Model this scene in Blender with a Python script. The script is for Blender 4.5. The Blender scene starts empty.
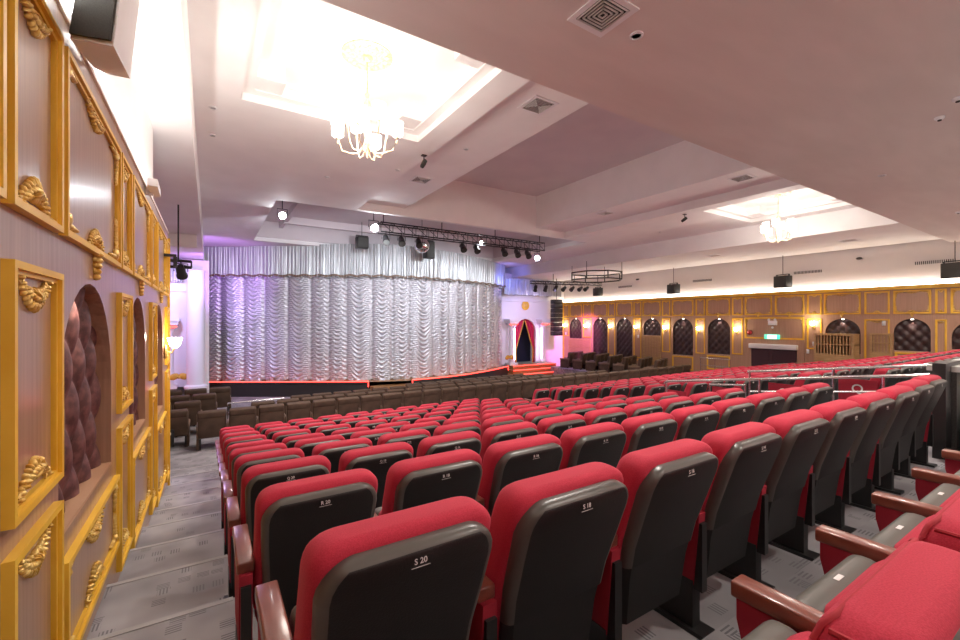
import bpy, bmesh, math, random
from mathutils import Vector, Matrix
random.seed(7)
S = bpy.context.scene
COL = S.collection
PI = math.pi
# ------------------------------------------------------------------ camera, world, exposure
# The world origin is at eye level above the side aisle: +Y runs to the stage, +X across the hall.
cd = bpy.data.cameras.new('camera'); cam = bpy.data.objects.new('camera', cd); COL.objects.link(cam)
cd.lens = 16.0; cd.sensor_width = 36.0; cd.clip_start = .02; cd.clip_end = 200
cam.location = (0, 0, 0); cam.rotation_euler = (PI/2, 0, -math.radians(32.4))
S.camera = cam
S.view_settings.view_transform = 'Standard'; S.view_settings.look = 'None'
S.view_settings.exposure = 0.5; S.view_settings.gamma = 1.0
try: S.view_settings.use_curve_mapping = False
except Exception: pass
S.cycles.max_bounces = 10; S.cycles.diffuse_bounces = 6; S.cycles.glossy_bounces = 4
S.cycles.sample_clamp_indirect = 6.0; S.cycles.caustics_reflective = False; S.cycles.caustics_refractive = False
wd = bpy.data.worlds.new('world'); S.world = wd; wd.use_nodes = True
wd.node_tree.nodes['Background'].inputs[0].default_value = (.9, .88, .9, 1)
wd.node_tree.nodes['Background'].inputs[1].default_value = .3

def lamp(name, kind, loc, power, col=(1, .95, .9), size=.1, rot=None, spot=None, blend=.6, sy=None):
    l = bpy.data.lights.new(name, kind); l.energy = power; l.color = col
    if kind == 'AREA':
        l.size = size
        if sy: l.shape = 'RECTANGLE'; l.size_y = sy
    else: l.shadow_soft_size = size
    if spot: l.spot_size = math.radians(spot); l.spot_blend = blend
    o = bpy.data.objects.new(name, l); COL.objects.link(o); o.location = loc
    if rot: o.rotation_euler = rot
    return o
def aim(o, target):
    o.rotation_euler = (Vector(target)-o.location).to_track_quat('-Z', 'Y').to_euler()
    return o
WARM = (1, .87, .73); COOL = (.86, .9, 1)
CH = [(1.92, 6.05), (14.5, 6.05)]                      # the two chandeliers
for x, y in CH:
    lamp('chandelier_light', 'POINT', (x, y, 2.5), 115, (1, .92, .84), .35)
# ceiling downlights of the hall, plus added fill beams over the unseen back rows
for x in (3.3, 8.2, 13.6, 18.5):
    lamp('downlight_and_fill_beam', 'SPOT', (x, 2.5, 2.55), 280, (1, .92, .84), .12, (0, 0, 0), 150, .8)
    lamp('downlight_and_fill_beam', 'SPOT', (x, -.6, 2.55), 170, (1, .92, .84), .12, (0, 0, 0), 150, .8)  # unseen fill behind the camera, added to brighten the soffit and seats
for x in (2.4, 4.6, 11.7, 14.2):
    for y in (9.2, 12.4):
        lamp('downlight_and_fill_beam', 'SPOT', (x, y, 3.35 if x in (2.4, 14.2) else 3.6), 340, (1, .9, .86), .12, (0, 0, 0), 130, .8)
# stage spotlights on the rig, washing the silver curtain
for (x, y, z, tx, p) in ((1.95, 14.6, 3.25, 2.2, 340), (4.7, 14.1, 3.05, 6.0, 480), (13.4, 15.9, 2.98, 11.5, 340), (9.7, 15, 3.25, 9, 420)):
    aim(lamp('stage_spot_beam', 'SPOT', (x, y, z-.12), p, COOL, .12, None, 120, .7), (tx, 20.2, -.4))
# purple and blue stage-side floods
PUR = (.55, .22, 1); BLU = (.16, .2, 1); MAG = (.95, .25, .85)
for (loc, tgt, p, c, ang) in (((14.9, 19.6, 2.5), (15.6, 22, 2.6), 90, BLU, 110), ((17.0, 18.4, 1.6), (17.5, 22.1, -.5), 300, (.7, .55, 1), 90),
                              ((19.0, 18.0, 1.55), (21, 20.8, -1.9), 1600, MAG, 55), ((-1.4, 18.8, 1.7), (-1, 22.1, -.6), 420, (.62, .5, 1), 110),
                              ((.05, 19.5, 1.5), (.2, 22.8, 2.6), 200, PUR, 110), ((18.4, 18.9, 1.5), (17.4, 18, -3.2), 260, (.4, .3, 1), 80),
                              ((-.9, 12.2, 1.15), (-.5, 7, -2.3), 220, (.45, .35, 1), 55)):
    aim(lamp('stage_flood_beam', 'SPOT', loc, p, c, .15, None, ang, .8), tgt)

# ------------------------------------------------------------------ materials
def mat(name, col, rough=.5, metal=0, emit=None, es=0, spec=None, coat=0):
    m = bpy.data.materials.new(name); m.use_nodes = True
    b = m.node_tree.nodes['Principled BSDF']
    b.inputs['Base Color'].default_value = (*col, 1); b.inputs['Roughness'].default_value = rough; b.inputs['Metallic'].default_value = metal
    if spec is not None: b.inputs['Specular IOR Level'].default_value = spec
    if coat: b.inputs['Coat Weight'].default_value = coat; b.inputs['Coat Roughness'].default_value = .15
    if emit: b.inputs['Emission Color'].default_value = (*emit, 1); b.inputs['Emission Strength'].default_value = es
    return m
def nodes(m): return m.node_tree.nodes, m.node_tree.links, m.node_tree.nodes['Principled BSDF']
def noisy(m, c1, c2, scale=(8, 8, 8), detail=4, bump=0, nscale=1.0, lo=.35, hi=.65):
    n, l, b = nodes(m)
    tc = n.new('ShaderNodeTexCoord'); mp = n.new('ShaderNodeMapping'); mp.inputs['Scale'].default_value = scale
    nz = n.new('ShaderNodeTexNoise'); nz.inputs['Scale'].default_value = nscale; nz.inputs['Detail'].default_value = detail
    cr = n.new('ShaderNodeValToRGB'); cr.color_ramp.elements[0].position = lo; cr.color_ramp.elements[1].position = hi
    cr.color_ramp.elements[0].color = (*c1, 1); cr.color_ramp.elements[1].color = (*c2, 1)
    l.new(tc.outputs['Object'], mp.inputs[0]); l.new(mp.outputs[0], nz.inputs['Vector']); l.new(nz.outputs[0], cr.inputs[0]); l.new(cr.outputs[0], b.inputs['Base Color'])
    if bump:
        bp = n.new('ShaderNodeBump'); bp.inputs['Strength'].default_value = bump; bp.inputs['Distance'].default_value = .01
        l.new(nz.outputs[0], bp.inputs['Height']); l.new(bp.outputs[0], b.inputs['Normal'])
    return m
M = {}
M['white'] = noisy(mat('white_plaster', (.8, .78, .76), .7), (.86, .845, .835), (.9, .885, .875), (1.5, 1.5, 1.5))
M['soffit'] = noisy(mat('shaded_soffit_plaster', (.72, .66, .63), .6), (.68, .6, .57), (.74, .66, .63), (.7, 2.5, 1))  # white ceiling, with its weaker, pinkish bounced light put into the colour
M['mauve'] = noisy(mat('recess_plaster', (.62, .56, .58), .7), (.68, .62, .64), (.73, .67, .68), (1, 1, 1))
M['wall_grey'] = noisy(mat('grey_wall_paint', (.66, .62, .6), .7), (.64, .6, .585), (.69, .65, .63), (.6, .6, .6))
M['wood_l'] = noisy(mat('laminate_wood', (.33, .2, .15), .28, coat=.35), (.35, .2, .125), (.43, .26, .17), (40, 40, 1.2), 3)
M['wood_r'] = noisy(mat('panel_wood', (.42, .25, .15), .4, coat=.15), (.4, .235, .15), (.47, .285, .19), (30, 30, 1), 3)
M['sill_wood'] = noisy(mat('sill_wood', (.5, .3, .18), .3), (.45, .25, .14), (.56, .34, .21), (10, 2, 10), 3)
M['slat_wood'] = noisy(mat('slat_wood', (.45, .29, .13), .4), (.42, .26, .11), (.5, .33, .16), (3, 3, 25), 3)
M['gold'] = noisy(mat('gold_moulding', (.72, .42, .06), .42, .0), (.78, .46, .03), (.86, .55, .06), (3, 3, 3))
M['gold_leaf'] = noisy(mat('gilt_carving', (.78, .5, .1), .3, .45), (.62, .34, .04), (.95, .72, .25), (25, 25, 25), bump=.3)
M['gilt_glow'] = noisy(mat('glow_paled_gilt', (.8, .62, .42), .4, .2), (.7, .48, .28), (.88, .74, .55), (25, 25, 25))  # gilt paled to paint in the glow of the lit shades
M['velvet'] = noisy(mat('brown_velvet', (.12, .04, .035), .5), (.07, .022, .02), (.22, .09, .08), (18, 18, 18), 6, lo=.4, hi=.75)
M['leather'] = noisy(mat('dark_tufted_leather', (.035, .018, .016), .35), (.028, .014, .013), (.05, .026, .022), (8, 8, 8))
M['red'] = noisy(mat('red_fabric', (.5, .025, .045), .85), (.43, .016, .042), (.52, .027, .06), (300, 300, 300), 2, bump=.1)
b = M['red'].node_tree.nodes['Principled BSDF']; b.inputs['Sheen Weight'].default_value = .15; b.inputs['Sheen Tint'].default_value = (1, .3, .35, 1)
M['red_dark'] = mat('red_side_fabric', (.36, .015, .035), .8)
M['piping'] = mat('red_piping', (.4, .015, .03), .7)
M['shell'] = noisy(mat('black_seat_plastic', (.032, .03, .028), .5), (.008, .0078, .0074), (.012, .0115, .011), (200, 200, 200), 2, bump=.15)
M['rim_highlight'] = mat('highlight_shell_border', (.09, .085, .075), .34)  # black plastic lightened to paint the light caught by the chamfered edge
M['pan'] = mat('grey_seat_plastic', (.12, .116, .1), .45)
M['arm'] = noisy(mat('arm_wood', (.22, .06, .035), .3, coat=.4), (.19, .05, .03), (.26, .08, .05), (20, 3, 20), 3)
M['black'] = mat('black_metal', (.018, .018, .018), .4)
M['grille'] = noisy(mat('speaker_grille', (.07, .07, .065), .95, spec=.1), (.06, .06, .055), (.085, .085, .078), (200, 200, 200))
M['plate'] = mat('white_lettering', (.8, .8, .78), .5)
M['brown'] = noisy(mat('brown_seat_fabric', (.1, .06, .035), .7), (.066, .038, .023), (.1, .06, .037), (5, 5, 5))
M['brown_trim'] = mat('brown_seat_trim', (.2, .13, .085), .5)
M['chrome'] = mat('brushed_steel', (.7, .7, .7), .22, 1)
M['silver'] = noisy(mat('silver_sequin_cloth', (.6, .6, .63), .42, .55), (.58, .58, .62), (.84, .84, .87), (30, 30, 30), 4)
M['silver2'] = noisy(mat('silver_tinsel', (.66, .68, .68), .34, .4), (.33, .35, .36), (.68, .7, .7), (40, 40, 1.2), 3, lo=.3, hi=.7)
M['red_curtain'] = mat('crimson_curtain', (.5, .01, .07), .6)
M['navy'] = mat('dark_passage', (.01, .012, .035), .7)
M['white_gloss'] = mat('white_gloss_paint', (.82, .82, .84), .35)
M['neon_red'] = mat('red_neon', (1, .1, .06), .4, emit=(1, .045, .035), es=4.5)
M['neon_pink'] = mat('pink_neon', (1, .7, 1), .4, emit=(.95, .62, 1), es=5)
M['lamp'] = mat('lit_glass', (1, .95, .9), .3, emit=(1, .93, .82), es=7)
M['bulb'] = mat('lit_bulb', (1, .95, .85), .3, emit=(1, .88, .7), es=18)
M['spot_on'] = mat('lit_spot_lens', (1, 1, 1), .3, emit=(.9, .95, 1), es=90)
M['cove'] = mat('cove_led', (1, 1, 1), .3, emit=(1, .95, .9), es=6)
M['exit'] = mat('exit_green', (.05, .5, .35), .4, emit=(.08, .75, .5), es=1.0)
M['exit_white'] = mat('exit_white', (.8, 1, .95), .4, emit=(.75, 1, .95), es=1.3)
M['maroon'] = mat('maroon_door', (.05, .018, .022), .45)
M['shutter'] = mat('white_shutter_box', (.75, .74, .74), .45)
M['stage_black'] = mat('stage_front_black', (.03, .026, .024), .5)
M['stage_wood'] = noisy(mat('stage_boards', (.36, .18, .07), .35), (.32, .15, .055), (.4, .21, .09), (1, 12, 1))
M['dark_wall'] = noisy(mat('dark_carpeted_wall', (.05, .047, .045), .9), (.045, .042, .04), (.07, .066, .062), (60, 60, 60))
M['concrete'] = noisy(mat('grey_step_side', (.18, .17, .16), .85), (.16, .15, .14), (.21, .2, .19), (6, 6, 6))
M['nosing'] = mat('pale_step_nosing', (.36, .35, .35), .6)
M['pale_cap'] = mat('pale_capping', (.55, .54, .52), .5)
M['mirror'] = mat('mirror_tiles', (.8, .82, .84), .12, 1)
M['orange'] = mat('ochre_cloth', (.6, .36, .05), .6)
def carpet():
    m = mat('grey_patterned_carpet', (.3, .29, .31), .95); n, l, b = nodes(m)
    tc = n.new('ShaderNodeTexCoord'); sep = n.new('ShaderNodeSeparateXYZ'); l.new(tc.outputs['Object'], sep.inputs[0])
    def mth(op, a, bb=None):
        q = n.new('ShaderNodeMath'); q.operation = op
        for i, v in enumerate((a, bb)):
            if v is None: continue
            if isinstance(v, (int, float)): q.inputs[i].default_value = v
            else: l.new(v, q.inputs[i])
        return q.outputs[0]
    # tufts of short parallel dashes in a checker of random patches
    vor = n.new('ShaderNodeTexVoronoi'); vor.inputs['Scale'].default_value = 9; vor.distance = 'CHEBYCHEV'; vor.inputs['Randomness'].default_value = .8
    l.new(tc.outputs['Object'], vor.inputs['Vector'])
    sc = n.new('ShaderNodeSeparateColor'); l.new(vor.outputs['Color'], sc.inputs[0])
    on = mth('GREATER_THAN', sc.outputs[0], .5); dirx = mth('GREATER_THAN', sc.outputs[1], .5)
    wx = mth('GREATER_THAN', mth('SINE', mth('MULTIPLY', sep.outputs[0], 330)), .1)
    wy = mth('GREATER_THAN', mth('SINE', mth('MULTIPLY', sep.outputs[1], 330)), .1)
    st = mth('ADD', mth('MULTIPLY', wx, dirx), mth('MULTIPLY', wy, mth('SUBTRACT', 1, dirx)))
    inside = mth('LESS_THAN', vor.outputs['Distance'], .33)
    f = mth('MULTIPLY', mth('MULTIPLY', st, on), inside)
    nz = n.new('ShaderNodeTexNoise'); nz.inputs['Scale'].default_value = 2.2; l.new(tc.outputs['Object'], nz.inputs['Vector'])
    cr = n.new('ShaderNodeValToRGB'); cr.color_ramp.elements[0].color = (.225, .217, .228, 1); cr.color_ramp.elements[1].color = (.36, .348, .36, 1)
    cr.color_ramp.elements[0].position = .35; cr.color_ramp.elements[1].position = .65
    l.new(nz.outputs[0], cr.inputs[0])
    mx = n.new('ShaderNodeMix'); mx.data_type = 'RGBA'; mx.inputs[7].default_value = (.165, .16, .175, 1)
    l.new(f, mx.inputs[0]); l.new(cr.outputs[0], mx.inputs[6]); l.new(mx.outputs[2], b.inputs['Base Color'])
    return m
M['carpet'] = carpet()

# ------------------------------------------------------------------ mesh helpers
class MB:
    def __init__(s): s.v = []; s.f = []
    def add(s, vs, fs):
        o = len(s.v); s.v += [tuple(v) for v in vs]; s.f += [tuple(i+o for i in f) for f in fs]; return s
    def box(s, x0, x1, y0, y1, z0, z1):
        return s.add([(x0,y0,z0),(x1,y0,z0),(x1,y1,z0),(x0,y1,z0),(x0,y0,z1),(x1,y0,z1),(x1,y1,z1),(x0,y1,z1)],
                     [(0,3,2,1),(4,5,6,7),(0,1,5,4),(1,2,6,5),(2,3,7,6),(3,0,4,7)])
    def quad(s, a, b, c, d): return s.add([a, b, c, d], [(0, 1, 2, 3)])
    def obox(s, o, a, b, c):
        o, a, b, c = map(Vector, (o, a, b, c))
        P = [o, o+a, o+a+b, o+b, o+c, o+a+c, o+a+b+c, o+b+c]
        return s.add(P, [(0,3,2,1),(4,5,6,7),(0,1,5,4),(1,2,6,5),(2,3,7,6),(3,0,4,7)])
    def tube(s, pts, r, n=8, cap=True):
        pts = [Vector(p) for p in pts]; k = len(pts); rs = r if isinstance(r, (list, tuple)) else [r]*k
        vs = []
        for i, p in enumerate(pts):
            t = (pts[min(i+1, k-1)]-pts[max(i-1, 0)]).normalized()
            up = Vector((0, 0, 1)) if abs(t.z) < .9 else Vector((1, 0, 0))
            a = t.cross(up).normalized(); b = t.cross(a).normalized()
            for j in range(n):
                q = 2*PI*j/n; vs.append(p+(a*math.cos(q)+b*math.sin(q))*rs[i])
        fs = [(i*n+j, i*n+(j+1) % n, (i+1)*n+(j+1) % n, (i+1)*n+j) for i in range(k-1) for j in range(n)]
        if cap: fs += [tuple(range(n))[::-1], tuple((k-1)*n+j for j in range(n))]
        return s.add(vs, fs)
    def lathe(s, prof, c=(0, 0, 0), n=16, M4=None):
        c = Vector(c); vs = []
        for (r, z) in prof:
            for j in range(n):
                q = 2*PI*j/n; p = Vector((r*math.cos(q), r*math.sin(q), z))
                if M4 is not None: p = M4 @ p
                vs.append(c+p)
        k = len(prof)
        fs = [(i*n+j, i*n+(j+1) % n, (i+1)*n+(j+1) % n, (i+1)*n+j) for i in range(k-1) for j in range(n)]
        fs += [tuple(range(n))[::-1], tuple((k-1)*n+j for j in range(n))]
        return s.add(vs, fs)
    def ell(s, c, r, n=8, m=5, R=None):
        c = Vector(c); vs = []
        for i in range(m+1):
            a = PI*i/m-PI/2; ca = max(math.cos(a), .02)
            for j in range(n):
                q = 2*PI*j/n; p = Vector((r[0]*ca*math.cos(q), r[1]*ca*math.sin(q), r[2]*math.sin(a)))
                if R is not None: p = R @ p
                vs.append(c+p)
        fs = [(i*n+j, i*n+(j+1) % n, (i+1)*n+(j+1) % n, (i+1)*n+j) for i in range(m) for j in range(n)]
        fs += [tuple(range(n))[::-1], tuple(m*n+j for j in range(n))]
        return s.add(vs, fs)
    def loft(s, loops):
        n = len(loops[0]); o = [p for lp in loops for p in lp]; k = len(loops)
        fs = [(i*n+j, i*n+(j+1) % n, (i+1)*n+(j+1) % n, (i+1)*n+j) for i in range(k-1) for j in range(n)]
        fs += [tuple(range(n))[::-1], tuple((k-1)*n+j for j in range(n))]
        return s.add(o, fs)
    def grid(s, f, nu, nv):
        vs = [f(i/nu, j/nv) for j in range(nv+1) for i in range(nu+1)]
        return s.add(vs, [(j*(nu+1)+i, j*(nu+1)+i+1, (j+1)*(nu+1)+i+1, (j+1)*(nu+1)+i) for j in range(nv) for i in range(nu)])
    def mesh(s, name, m, smooth=None, fix=True):
        me = bpy.data.meshes.new(name); me.from_pydata(s.v, [], s.f)
        if fix:
            bm = bmesh.new(); bm.from_mesh(me); bmesh.ops.recalc_face_normals(bm, faces=bm.faces); bm.to_mesh(me); bm.free()
        me.materials.append(M[m] if isinstance(m, str) else m)
        if smooth is not None:
            me.polygons.foreach_set('use_smooth', [True]*len(me.polygons))
            try: me.set_sharp_from_angle(angle=math.radians(smooth))
            except Exception: pass
        return me
    def build(s, name, m, parent=None, loc=None, smooth=None, fix=True):
        return put(name, s.mesh(name, m, smooth, fix), parent, loc)
def put(name, me, parent=None, loc=None):
    o = bpy.data.objects.new(name, me); COL.objects.link(o)
    if parent is not None: o.parent = parent
    if loc is not None: o.location = loc
    return o
def tag(o, label, cat, group=None):
    o['label'] = label; o['category'] = cat
    if group: o['group'] = group
    return o
def thing(name, label, cat, loc=(0, 0, 0), rz=0, group=None):
    o = bpy.data.objects.new(name, None); COL.objects.link(o); o.location = loc; o.rotation_euler = (0, 0, rz)
    o.empty_display_size = .1
    return tag(o, label, cat, group)
def struct(o): o['kind'] = 'structure'; return o
def dup(root, loc=None, rz=None, label=None, group=None):
    r = root.copy(); COL.objects.link(r)
    if loc is not None: r.location = loc
    if rz is not None: r.rotation_euler = (0, 0, rz)
    if label: r['label'] = label
    if group: r['group'] = group
    for ch in root.children:
        c = ch.copy(); COL.objects.link(c); c.parent = r
        for g in ch.children:
            d = g.copy(); COL.objects.link(d); d.parent = c
    return r
def text_meshes(specs):
    """specs: {key: (string, size)} -> {key: mesh}, letters upright in the XZ plane, read from -Y"""
    obs = {}
    for k, (t, size) in specs.items():
        c = bpy.data.curves.new('lettering', 'FONT'); c.body = t; c.size = size; c.align_x = 'CENTER'; c.align_y = 'CENTER'
        c.resolution_u = 3; c.extrude = .0005; c.offset = size*.012
        o = bpy.data.objects.new('lettering', c); COL.objects.link(o); obs[k] = o
    bpy.context.view_layer.update(); dg = bpy.context.evaluated_depsgraph_get(); out = {}
    for k, o in obs.items():
        me = bpy.data.meshes.new_from_object(o.evaluated_get(dg)); me.transform(Matrix.Rotation(PI/2, 4, 'X'))
        me.materials.clear(); me.materials.append(M['plate']); out[k] = me
    for o in obs.values():
        c = o.data; bpy.data.objects.remove(o); bpy.data.curves.remove(c)
    return out
ORD = 'first second third fourth fifth sixth seventh eighth ninth tenth eleventh twelfth thirteenth fourteenth fifteenth sixteenth seventeenth eighteenth nineteenth twentieth twenty-first twenty-second twenty-third twenty-fourth twenty-fifth twenty-sixth twenty-seventh twenty-eighth twenty-ninth thirtieth thirty-first thirty-second'.split()

# ------------------------------------------------------------------ rake of the floor
RY = lambda k: 1.0+.945*k                                  # back plane of row k (row 0 is lettered S)
def RZ(k):                                                 # floor under row k
    if k < 0: return -1.39
    k = min(k, 9); return -1.47-.187*min(k, 5)-.152*max(0, k-5)
FRONT = -3.2; STAGE = -2.84; XW = 21.0; XL = -.6; XLL = -4.6
# ------------------------------------------------------------------ floor
f = MB()
f.box(XL-.3, XW, -3.2, RY(-1)+.05, -4, RZ(-1)+.08)
for k in range(-1, 10):
    y0 = RY(k)+.05; y1 = RY(k+1)+.05
    f.box(XL-.3, XW, y0, y1, -4, RZ(k))
f.box(XL-.3, XW, RY(10)+.05, 12.2, -4, FRONT+.05)
f.box(XLL, XW, 12.2, 13.12, -4, FRONT)
for ya, yb2, zf in ((13.12, 14.27, -3.3), (14.27, 15.4, -3.4), (15.4, 26, -3.5)): f.box(.75, XW, ya, yb2, -4, zf)
f.box(XLL, .75, 13.12, 26, -4, FRONT)
f.box(XLL, XL-.3, 9.1, 12.2, -4, FRONT)
struct(f.build('floor', 'carpet'))
n_ = MB()
for k in range(-1, 11):
    y = RY(k)+.05; z = RZ(k-1)
    if k == 10: z = RZ(9)
    n_.box(XL, .12, y-.03, y+.008, z-.012, z+.004)
struct(n_.build('trim_1', 'nosing'))

# ------------------------------------------------------------------ ceilings
SOF = 2.6; SE = 3.62; CP = 3.4; VS = 3.65; RT = 4.9; LS = 2.65; RS = 2.75
c = MB()
c.box(XL-.3, XW, -3.2, SE, SOF, 5.2)                                    # low soffit above the back rows
struct(c.build('ceiling_soffit', 'soffit'))
c = MB()
LX0, LX1, RX0, RX1 = -.2, 3.84, 12.5, 16.5
def slab_hole(c, x0, x1, y0, y1, hx0, hx1, hy0, hy1, z, zt):
    c.box(x0, hx0, y0, y1, z, zt); c.box(hx1, x1, y0, y1, z, zt); c.box(hx0, hx1, y0, hy0, z, zt); c.box(hx0, hx1, hy1, y1, z, zt)
TY0, TY1 = 4.55, 7.52
for (x0, x1, a, b_) in ((LX0, LX1, .42, 3.37), (RX0, RX1, 13.0, 15.95)):
    slab_hole(c, x0, x1, SE, 13.1, a, b_, TY0, TY1, CP, CP+.12)
    slab_hole(c, x0, x1, SE, 13.1, a+.16, b_-.16, TY0+.16, TY1-.16, CP+.12, CP+.26)
    slab_hole(c, x0, x1, SE, 13.1, a+.1, b_-.1, TY0+.1, TY1-.1, CP+.26, CP+.4)
    for sx in (a, b_-.55):
        for sy in (TY0, TY1-.55): c.box(sx, sx+.55, sy, sy+.55, CP+.14, CP+.4)   # notched corners
    c.box(x0, x1, SE, 13.1, CP+.4, CP+.6)
c.box(LX0, 1.6, 13.1, 25, CP, CP+.2); c.box(14.0, RX1, 13.1, 25, CP, CP+.2)
c.box(LX1+.001, 5.3, SE, 13.1, VS, VS+.2); c.box(11.05, 12.499, SE, 13.1, VS, VS+.2)          # vent strips
c.box(5.3, 5.4, SE, 13.1, VS, RT); c.box(10.95, 11.05, SE, 13.1, VS, RT)
c.box(1.6, 14.0, 13.1, 13.28, CP, RT)                                                # beam before the stage
c.box(1.6, 14.0, 20.7, 25, CP+.03, CP+.2)
struct(c.build('ceiling', 'white'))
c = MB(); c.box(5.3, 11.05, SE, 13.3, RT, RT+.2)
struct(c.build('ceiling_recess', 'mauve'))
c = MB()
c.box(1.5, 14.1, 13.28, 20.7, 4.3, 4.5); c.box(1.5, 1.6, 13.28, 20.7, CP+.2, 4.3); c.box(14.0, 14.1, 13.28, 20.7, CP+.2, 4.3); c.box(1.6, 14, 20.6, 20.7, CP+.2, 4.3)
c.box(2.6, 2.75, 13.3, 20.6, 4.05, 4.3); c.box(2.6, 13.2, 19.2, 19.35, 4.0, 4.3)
struct(c.build('ceiling_stage', 'mauve'))
c = MB()
c.box(XLL, LX0-.12, SE, 25, LS, LS+.15); c.box(LX0-.12, LX0-.001, SE, 25, LS, CP+.2)
c.box(XLL, LX0-.13, 16.0, 16.3, 2.26, LS)
c.box(RX1+.12, XW, SE, 25, RS, RS+.15); c.box(RX1+.001, RX1+.12, SE, 25, RS, CP+.2)
struct(c.build('ceiling_side', 'white'))

# ------------------------------------------------------------------ walls with arched niches
def arch_pts(yc, hw, zb, za, n=16):
    zs = za-hw if za-hw > zb+.15 else zb+.15
    rise = za-zs
    return [(yc-hw, zb)]+[(yc-hw*math.cos(PI*i/n), zs+rise*math.sin(PI*i/n)) for i in range(n+1)]+[(yc+hw, zb)]
def arch_bay(mb, x, dx, y0, y1, z0, z1, yc, hw, zb, za):
    """front face at x of a bay with an arched opening, and the opening's reveal running back by dx"""
    A = arch_pts(yc, hw, zb, za)
    mb.quad((x, y0, z0), (x, y1, z0), (x, y1, zb), (x, y0, zb))
    mb.quad((x, y0, zb), (x, yc-hw, zb), (x, yc-hw, z1), (x, y0, z1)); mb.quad((x, yc+hw, zb), (x, y1, zb), (x, y1, z1), (x, yc+hw, z1))
    for p, q in zip(A[1:-1], A[2:-1]):
        mb.quad((x, p[0], p[1]), (x, q[0], q[1]), (x, q[0], z1), (x, p[0], z1))
def reveal(mb, x, dx, yc, hw, zb, za):
    A = arch_pts(yc, hw, zb, za)
    for p, q in zip(A, A[1:]): mb.quad((x, *p), (x, *q), (x+dx, *q), (x+dx, *p))
def in_arch(y, z, yc, hw, zb, za):
    zs = za-hw if za-hw > zb+.15 else zb+.15
    if z <= zs: return abs(y-yc) <= hw and z >= zb
    return ((y-yc)/hw)**2+((z-zs)/(za-zs))**2 <= 1
def tufts(mb, x, sgn, yc, hw, zb, za, pw, ph, bulge, res):
    """padded back of a niche: staggered pillows, each one deep tuft"""
    ny = int(2*hw/res); nz = int((za-zb)/res)
    def f(a, b):
        y = yc-hw+2*hw*a; z = zb+(za-zb)*b; best = 0
        j0 = int(math.floor((z-zb)/ph*2))
        for j in range(j0-2, j0+4):
            off = .5*pw*(j % 2); i0 = round((y-yc-off)/pw)
            for i in (i0-1, i0, i0+1):
                d = ((y-(yc+off+i*pw))/(pw*.56))**2+((z-(zb+j*ph/2))/(ph*.60))**2
                if d < 1: best = max(best, math.sqrt(1-d))
        return (x+sgn*bulge*best, y, z)
    mb.grid(f, ny, nz)
# left wall
LW = MB(); LR = MB(); YB0, YB1 = -3.2, 9.1
niches = [(3.40, .64, -1.03, .215), (5.42, .56, -1.10, .225), (7.5, .57, -1.3, .22)]
bays = [(2.72, 4.24), (4.84, 6.26), (6.92, 8.4)]
ZB, ZT = -4.0, 1.48
edges = [YB0]
for (a, b_), n in zip(bays, niches):
    LW.quad((XL, edges[-1], ZB), (XL, a, ZB), (XL, a, ZT), (XL, edges[-1], ZT))
    arch_bay(LW, XL, -.24, a, b_, ZB, ZT, *n); reveal(LR, XL, -.24, *n)
    edges.append(b_)
LW.quad((XL, edges[-1], ZB), (XL, YB1, ZB), (XL, YB1, ZT), (XL, edges[-1], ZT))
LW.quad((XL, YB1, ZB), (XLL, YB1, ZB), (XLL, YB1, ZT), (XL, YB1, ZT))
wl = struct(LW.build('wall_left', 'wood_l', fix=False))
LR.build('niche_reveal', 'wood_l', wl, fix=False)
for n in niches: MB().box(XL-.24, XL+.004, n[0]-n[1]+.002, n[0]+n[1]-.002, n[2]-.012, n[2]+.004).build('niche_sill', 'sill_wood', wl)
for n in niches:
    t = MB(); tufts(t, XL-.24, 1, *n[:2], n[2], n[3], .3, .5, .19, .02)
    t.build('niche_padding', 'velvet', wl, smooth=180, fix=False)
u = MB(); u.box(XL-.3, XL-.06, YB0, 7.45, ZT, LS); u.box(XL-.3, XL+.012, YB0, 9.1, ZT, ZT+.03); u.box(XLL, XL-.3, 9.0, 9.1, ZT, LS)
struct(u.build('wall_left_upper', 'white'))
u = MB(); u.box(XLL-.2, XLL, 9.0, 25.2, -4, 3)
struct(u.build('wall_far_left', 'white'))
u = MB(); u.box(XLL, XW, 25, 25.2, -4, 4.6)
struct(u.build('wall_front', 'white'))
u = MB(); u.box(XLL, XW+.2, -3.4, -3.2, -4, 3)
struct(u.build('wall_back', 'wall_grey'))
# right wall
RW = MB(); RRv = MB()
rn = [(20.97, .55, -1.24, .10), (18.83, .57, -2.38, .11), (16.96, .57, -2.30, .10), (15.06, .55, -.86, .09), (13.21, .56, -1.84, .08), (11.34, .54, -1.67, .06),
      (6.52, .55, -1.31, .05), (4.56, .47, -1.10, .04), (3.0, .6, -.98, .02)]
rb = [(20.35, 21.55), (18.2, 19.46), (16.33, 17.58), (14.48, 15.67), (12.6, 13.83), (10.75, 11.93), (5.93, 7.1), (4.06, 5.06), (2.38, 3.63)]
prev = 22.2
for (a, b_), n in zip(rb, rn):
    RW.quad((XW, b_, -4), (XW, prev, -4), (XW, prev, 1.1), (XW, b_, 1.1))
    arch_bay(RW, XW, .2, a, b_, -4, 1.1, *n); reveal(RRv, XW, .2, *n); prev = a
RW.quad((XW, -3.2, -4), (XW, prev, -4), (XW, prev, 1.1), (XW, -3.2, 1.1))
wr = struct(RW.build('wall_right', 'wood_r', fix=False))
RRv.build('niche_reveal', 'leather', wr, fix=False)
for n in rn:
    t = MB(); tufts(t, XW+.18, -1, *n, .32, .36, .14, .045)
    t.build('niche_padding', 'leather', wr, smooth=180, fix=False)
u = MB(); u.box(XW+.1, XW+.3, -3.2, 25, 1.05, RS+.1)
struct(u.build('wall_right_upper', 'wall_grey'))
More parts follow.
